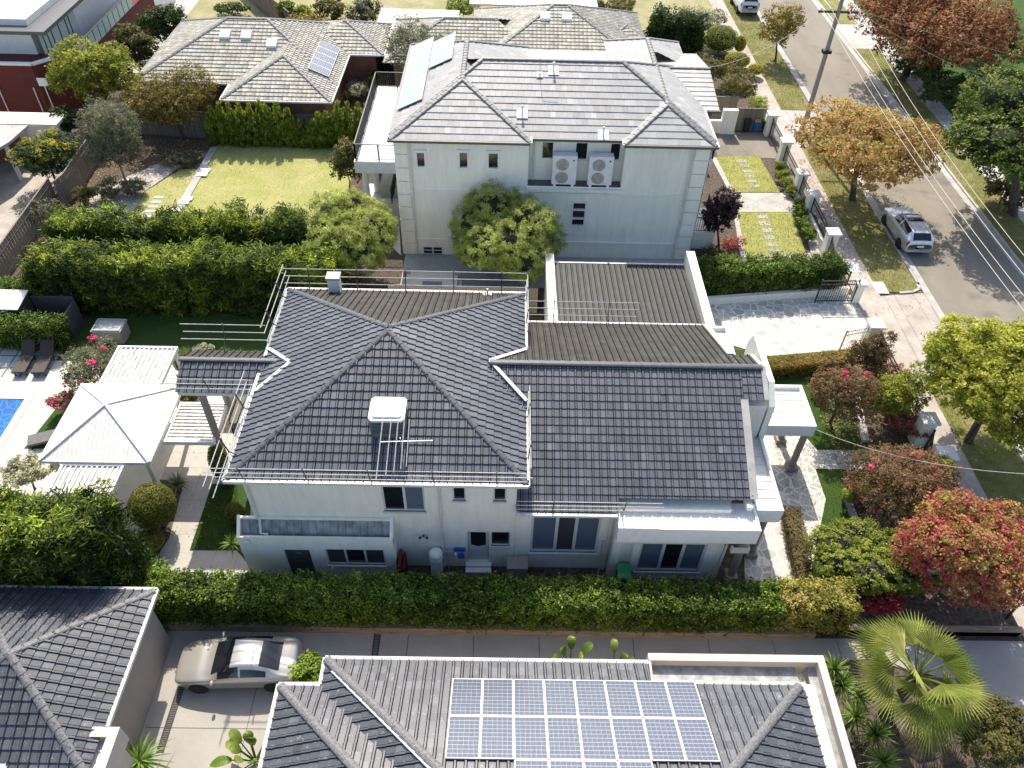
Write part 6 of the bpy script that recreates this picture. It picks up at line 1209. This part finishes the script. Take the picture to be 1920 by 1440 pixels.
shrub('bright green bushy shrub at the top edge above the white roof edge',868,12,66,34,1.5,'lime',3000,.2,seed=45,tb=-.3); shrub('wide dark green shrub at the top edge behind the skylights',1098,8,90,28,1.4,'darkgreen',3200,.2,seed=46,tb=.1); shrub('pale shrub at the top edge, right of the wide dark one',1165,12,60,34,1.5,'olive',2400,.2,seed=47,tb=.2)
shrub('grey flowering shrub behind the large round clipped ball',1318,36,90,50,1.8,'palebush',4200,.2,.3,seed=48,tb=-.2); shrub('olive shrub at the foot of the dark tall hedge',1245,82,60,34,1.0,'olive',2400,.18,seed=49); shrub('reddish shrub left of the large round clipped ball',1300,80,40,36,1.2,'myrtle',2200,.16,seed=50)
shrub('wide green shrub above the brown timber screen',1325,128,85,55,1.8,'olive',5000,.16,.28,seed=51,tb=-.1); shrub('dark green shrub right behind the porch roof',1305,165,60,50,1.6,'darkgreen',3600,.15,seed=52,tb=.2); shrub('loose green shrub tree above the wheelie bins',1385,160,70,60,2.2,'olive',3800,.15,seed=53,tb=.15)
shrub('bushy olive shrub beside the golden mound by the footpath',1375,135,60,34,1.2,'olive',2500,.15,seed=54); shrub('light green shrub above the low cream wall',1422,196,45,30,.9,'willow',1800,.14,seed=55)
for i,(a,b) in enumerate(((1463,312),(1468,328),(1476,343),(1484,356))): shrub('clipped green shrub inside the upper street fence, %s down the row'%ordn[i],a,b,26,24,.5,'lime',1300,.1,.14,3,60+i,-.15,group='clipped shrubs inside the far front fence')
for i,(a,b) in enumerate(((1500,400),(1508,418),(1518,438),(1500,385))): shrub('dark green shrub along the lower street fence, %s'%('highest','second','lowest','smallest at the path edge')[i],a,b,30,30,.6,'hedge',1500,.11,.16,3,65+i,0,group='green shrubs inside the near front fence')
shrub('red-leaved ground shrub at the foot of the purple tree',1375,455,44,34,.4,'crimson',1200,.1,seed=71,tb=-.3); shrub('mixed low planting under the purple tree beside the house wall',1335,478,66,40,.4,'olive',1500,.1,seed=72,tb=-.2)
shrub('pinkish feathery shrub against the fence, above the leafy green one',1662,700,90,60,.8,'pinkbush',4000,.1,.16,seed=73); shrub('dark pink shrub beside the upper white garden gate pillar',1700,790,80,70,.8,'pinkbush',4000,.1,.16,seed=74,tb=-.15); shrub('pink shrub at the end of the narrow concrete edging',1600,920,50,46,.6,'pinkbush',2200,.09,.14,seed=75); shrub('small pale green mound above the pink shrub by the edging',1592,927,30,22,.9,'lime',900,.09,.12,seed=76)
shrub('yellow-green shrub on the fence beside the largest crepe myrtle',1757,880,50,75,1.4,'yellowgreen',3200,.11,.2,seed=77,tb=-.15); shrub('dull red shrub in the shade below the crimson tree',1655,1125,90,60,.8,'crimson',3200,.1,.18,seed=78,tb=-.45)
shrub('pink azalea clump in front of the house end wall shrub',1535,715,30,60,.8,'pinkbush',1500,.09,.14,seed=79)
shrub('glossy green shrub beside the boot of the gold sedan',592,1258,90,62,1.5,'hedge',5200,.12,.2,seed=80,tb=.15)
shrub('dark bush on the far side of the street under the copper tree',1790,165,150,80,1.6,'darkgreen',6500,.2,.36,seed=81); shrub('large green bush on the far side of the street at the top right',1870,60,110,90,2.5,'darkgreen',6000,.22,.4,seed=82,tb=.25); shrub('pale green bush at the right edge behind the round green tree',1910,95,70,60,1.8,'willow',3600,.2,.35,seed=83,tb=-.15); shrub('dark bush beside the far footpath under the copper tree',1720,120,90,60,1.2,'darkgreen',3000,.2,.35,seed=84); shrub('green bush below the round green tree at the right edge',1885,360,80,70,1.,'olive',3800,.16,.3,seed=85,tb=-.1)
shrub('magenta flowering bush between the pergola post and the balcony roof',356,700,44,70,1.0,'greygreen',2600,.12,.2,seed=86,tb=-.2,fl=('pink',3,.1)); shrub('grey leafy shrub behind the small balcony roof',382,660,44,26,1.0,'palebush',1500,.12,.2,seed=87,tb=-.3); shrub('green shrub between the pavilion and the grey ribbed pergola',350,745,40,60,1.0,'olive',2200,.12,.2,seed=88)
shrub('green spiky shrub at the end of the conifer hedge by the railing',288,1075,44,34,.8,'yucca',1600,.2,.2,seed=89)
# ---- strap-leaved plants
def straps(name,label,c,n,L,w,mat,cat='plant',elev=(.1,1.3),trunk=0,bend=.35,tk='bark',group=None,lean=(0,0)):
    c=np.array(c,float); t=thing(name,label,cat,(c[0]-lean[0],c[1]-lean[1],0),group); q=MB(); tn=[]
    for i in range(n):
        a=2*math.pi*(i*.381966+random.uniform(-.02,.02)); e=elev[0]+(elev[1]-elev[0])*(i/n); l=L*random.uniform(.8,1.1); d=np.array([math.cos(a)*math.cos(e),math.sin(a)*math.cos(e),math.sin(e)]); s=np.array([-math.sin(a),math.cos(a),0])
        pts=[]; 
        for k in range(5):
            f=k/4; p=c+d*l*f-np.array([0,0,bend*l*f*f*math.cos(e)]); ww=w*(.7+.6*f if f<.35 else 1.1*(1-f)+.03)/2; pts+=[p-s*ww,p+s*ww]
        q.add(pts,[(2*k,2*k+1,2*k+3,2*k+2) for k in range(4)],0,random.uniform(.2,.95)); 
    o=q.build('leaves',LM[mat],t,tint=True)
    if c[2]>.15: q=MB(); q.tube([(c[0]-lean[0],c[1]-lean[1],0),(c[0]-lean[0]*.6,c[1]-lean[1]*.6,c[2]*.5),tuple(c)],[.09,.07,.06],7); q.build('trunk',tk,t)
    return t
for i,(a,b,z,L,lab) in enumerate(((1564,1255,1.5,.75,'nearest the driveway end of the pale gutter'),(1577,1285,1.3,.8,'second from the driveway, beside the pale gutter'),(1612,1308,1.0,.7,'tucked under the left palm fronds'),(1603,1343,1.2,.85,'in the dark bed halfway down the pale gutter'),(1642,1378,1.0,.85,'below the palm, lower right of the clump'),(1655,1428,.9,.8,'at the bottom edge under the palm'))):
    straps('yucca','green spiky yucca rosette '+lab,W(a,b,z+.5),64,L,.08,'yucca',elev=(-.2,1.45),group='yuccas beside the foreground roof')
straps('yucca','small leaning yucca with a bare curved trunk beside the annex corner',W(436,1020,1.5),44,.6,.07,'yucca',elev=(-.1,1.4),lean=(-.5,.1))
straps('agave','blue-green agave rosette beside the clipped ball',W(333,908,.5),30,.7,.13,'greygreen',elev=(.1,1.2)); straps('agave','green agave rosette in the bed below the clipped ball',W(276,1030,.6),34,.6,.10,'yucca',elev=(.1,1.2)); straps('agave','blue agave rosette near the foot of the pavilion post',W(300,1055,.4),24,.45,.09,'greygreen',elev=(.1,1.2))
straps('cycad','dark feathery cycad crown at the bottom edge beside the garage box',W(262,1428,1.0),60,1.15,.1,'yucca',elev=(0,1.2),bend=.6)
# fan palm
def fan_palm(label,c,n,L,R_):
    c=np.array(c,float); t=thing('fan_palm',label,'palm',(c[0],c[1],0)); q=MB(); q.tube([(c[0],c[1],0),(c[0],c[1],c[2]*.6),(c[0],c[1],c[2])],[.26,.22,.2],12); q.build('trunk','bark',t)
    for i in range(n):
        a=2*math.pi*(i*.381966); e=-.25+1.45*(i/n)
        if math.cos(a)<-.2 and e<.35: e=.45
        l=L*random.uniform(.85,1.1); d=np.array([math.cos(a)*math.cos(e),math.sin(a)*math.cos(e),math.sin(e)]); s=np.array([-math.sin(a),math.cos(a),0]); 
        hub=c+d*l-np.array([0,0,.12*l]); q=MB(); q.tube([c,c+d*l*.5,hub],[.035,.025,.018],5)
        fwd=unit(d-np.array([0,0,.35])); nrm=unit(np.cross(s,fwd)); m_=22; vs=[hub]; tn=random.uniform(.2,.9); R2=R_*random.uniform(.85,1.1)
        for k in range(m_):
            t0=(-1.15+2.3*k/(m_-1)); dl=(2.3/(m_-1))*.42
            def pt(ang,rr,dz): 
                v=fwd*math.cos(ang)+s*math.sin(ang); return hub+v*rr+nrm*dz-np.array([0,0,.28*(rr/R2)**2*R2])
            rr=R2*(.78+.22*math.cos(t0)); 
            q.add([hub,pt(t0-dl,rr*.55,.0),pt(t0,rr*.58,.05),pt(t0+dl,rr*.55,.0),pt(t0,rr*random.uniform(.93,1.05),-.02)],[(0,1,2),(0,2,3),(1,4,2),(2,4,3)],0,min(1,max(0,tn+random.uniform(-.15,.15))))
        q.build('frond',LM['palm'],t,tint=True)
fan_palm('big green fan palm rising from the bed in the lower right corner',W(1718,1270,3.0),26,1.25,1.3)
def banana(label,c,n,L,w,up=(.5,1.3)):
    c=np.array(c,float); t=thing('strelitzia',label,'plant',(c[0],c[1],0))
    for i in range(n):
        a=2*math.pi*(i*.381966+.1); e=random.uniform(*up); l=L*random.uniform(.8,1.1); d=np.array([math.cos(a)*math.cos(e),math.sin(a)*math.cos(e),math.sin(e)]); s=np.array([-math.sin(a),math.cos(a),0]); base=c+np.array([math.cos(a),math.sin(a),0])*.08
        q=MB(); q.tube([base,base+d*l*.5],[.03,.02],5); pts=[]
        for k in range(7):
            f=k/6; p=base+d*l*(.45+.55*f)-np.array([0,0,.35*l*f*f]); ww=w*math.sin(math.pi*min(1,.08+f*.9))**.7/2; pts+=[p-s*ww-np.array([0,0,-.05*w]),p,p+s*ww+np.array([0,0,.05*w])]
        q.add(pts,[(3*k+j,3*k+j+1,3*k+4+j,3*k+3+j) for k in range(6) for j in (0,1)],0,random.uniform(.3,.95)); q.build('leaf',LM['banana'],t,tint=True)
banana('broad-leaved plant with paddle leaves at the bottom edge left of the near roof',W(478,1425,.2),16,1.7,.36,(.6,1.4))
banana('paddle leaves poking above the near gutter, the left of two clumps',(2.55,12.35,1.9),7,1.5,.32,(.9,1.4)); banana('paddle leaves poking above the near gutter, the right of two clumps',(4.05,12.3,1.9),6,1.3,.28,(.9,1.4))
# ---- leaf litter, grass blades
def scatter(name,poly,z,n,size,mat,label,cat,upright=False,cl=None):
    P=np.array([p[:2] for p in poly]); lo,hi=P.min(0),P.max(0); pts=rng.random((n*3,2))*(hi-lo)+lo
    c=np.zeros(len(pts),bool); j=len(P)-1
    for i in range(len(P)):
        a,b=P[i],P[j]; cond=((a[1]>pts[:,1])!=(b[1]>pts[:,1]))&(pts[:,0]<(b[0]-a[0])*(pts[:,1]-a[1])/(b[1]-a[1]+1e-12)+a[0]); c^=cond; j=i
    pts=pts[c][:n]; n=len(pts); P3=np.c_[pts,np.full(n,z)+rng.random(n)*.02]
    if upright: T=rng.normal(0,.35,(n,3))+np.array([0,0,1.]); N=unit(np.c_[rng.normal(size=(n,2)),np.zeros(n)]); P3[:,2]+=size*.3
    else: N=unit(rng.normal(0,.25,(n,3))+np.array([0,0,1.])); T=np.c_[rng.normal(size=(n,2)),np.zeros(n)]
    L=size*rng.uniform(.6,1.4,n); o=leaf_obj(name,P3,T,N,L,L*(.18 if upright else .6),rng.random(n),mat,origin=(lo[0],lo[1],z)); tag(o,label,cat); o['kind']='stuff'; return o
lm('grassblade',[(.34,.36,.10),(.42,.42,.13),(.50,.48,.19)],.4); lm('turfblade',[(.025,.06,.01),(.06,.12,.02),(.12,.19,.04)],.3); lm('vergeblade',[(.10,.11,.03),(.22,.22,.07),(.36,.31,.14)],.3)
scatter('lawn_grass',[(-21.2,38.6),(-10.6,38.6),(-10.6,52.6),(-21.2,52.6)],.03,36000,.07,'grassblade','short sunlit grass blades of the big back lawn','grass',True)
for p_ in (px((1343,294),(1423,294),(1462,361),(1374,361)),px((1383,399),(1483,399),(1511,477),(1397,480))): scatter('lawn_grass',p_,.03,9000,.10,'grassblade','short grass blades on one of the two little front lawns','grass',True)
for y0,y1 in ((14,28.5),(36.5,54),(60,86)): scatter('verge_grass',[(22.,y0),(24.5,y0),(24.5,y1),(22.,y1)],.05,int((y1-y0)*500),.10,'vergeblade','patchy dry grass of the near street verge','grass',True)
scatter('verge_grass',[(31.95,40),(34.2,40),(34.2,73),(31.95,73)],.05,14000,.10,'vergeblade','patchy dry grass of the far street verge','grass',True)
scatter('turf_grass',[(13,17),(20.3,17),(20.3,29.),(13,29.)],.03,26000,.07,'turfblade','dense short green turf of the front garden','grass',True)
scatter('turf_grass',px((398,908),(445,908),(455,1033),(356,1033)),.042,7000,.07,'turfblade','dense short green turf beside the terrace','grass',True)
scatter('fallen_leaves',[(21,40),(27.5,40),(27.5,52),(21,52)],.06,1500,.10,'litter','dry fallen leaves under the orange street tree','leaves')
scatter('fallen_leaves',[(11.3,34),(24.6,34),(24.6,62),(11.3,62)],.06,1300,.09,'litter','dry fallen leaves over the front gardens and path','leaves')
scatter('fallen_leaves',[(-14.6,18.5),(-9.5,18.5),(-9.5,24),(-14.6,24)],.06,120,.07,'litter','few dry leaves on the terrace','leaves')
scatter('garden_mulch',[(-28.6,38.5),(-21.2,38.5),(-21.2,53),(-28.,53)],.02,5000,.10,'litter','loose bark mulch in the side garden','mulch')
scatter('garden_mulch',[(15.7,17.8),(19.6,17.8),(19.6,31),(15.7,31)],.07,5000,.08,'litter','loose bark mulch in the front garden beds','mulch')
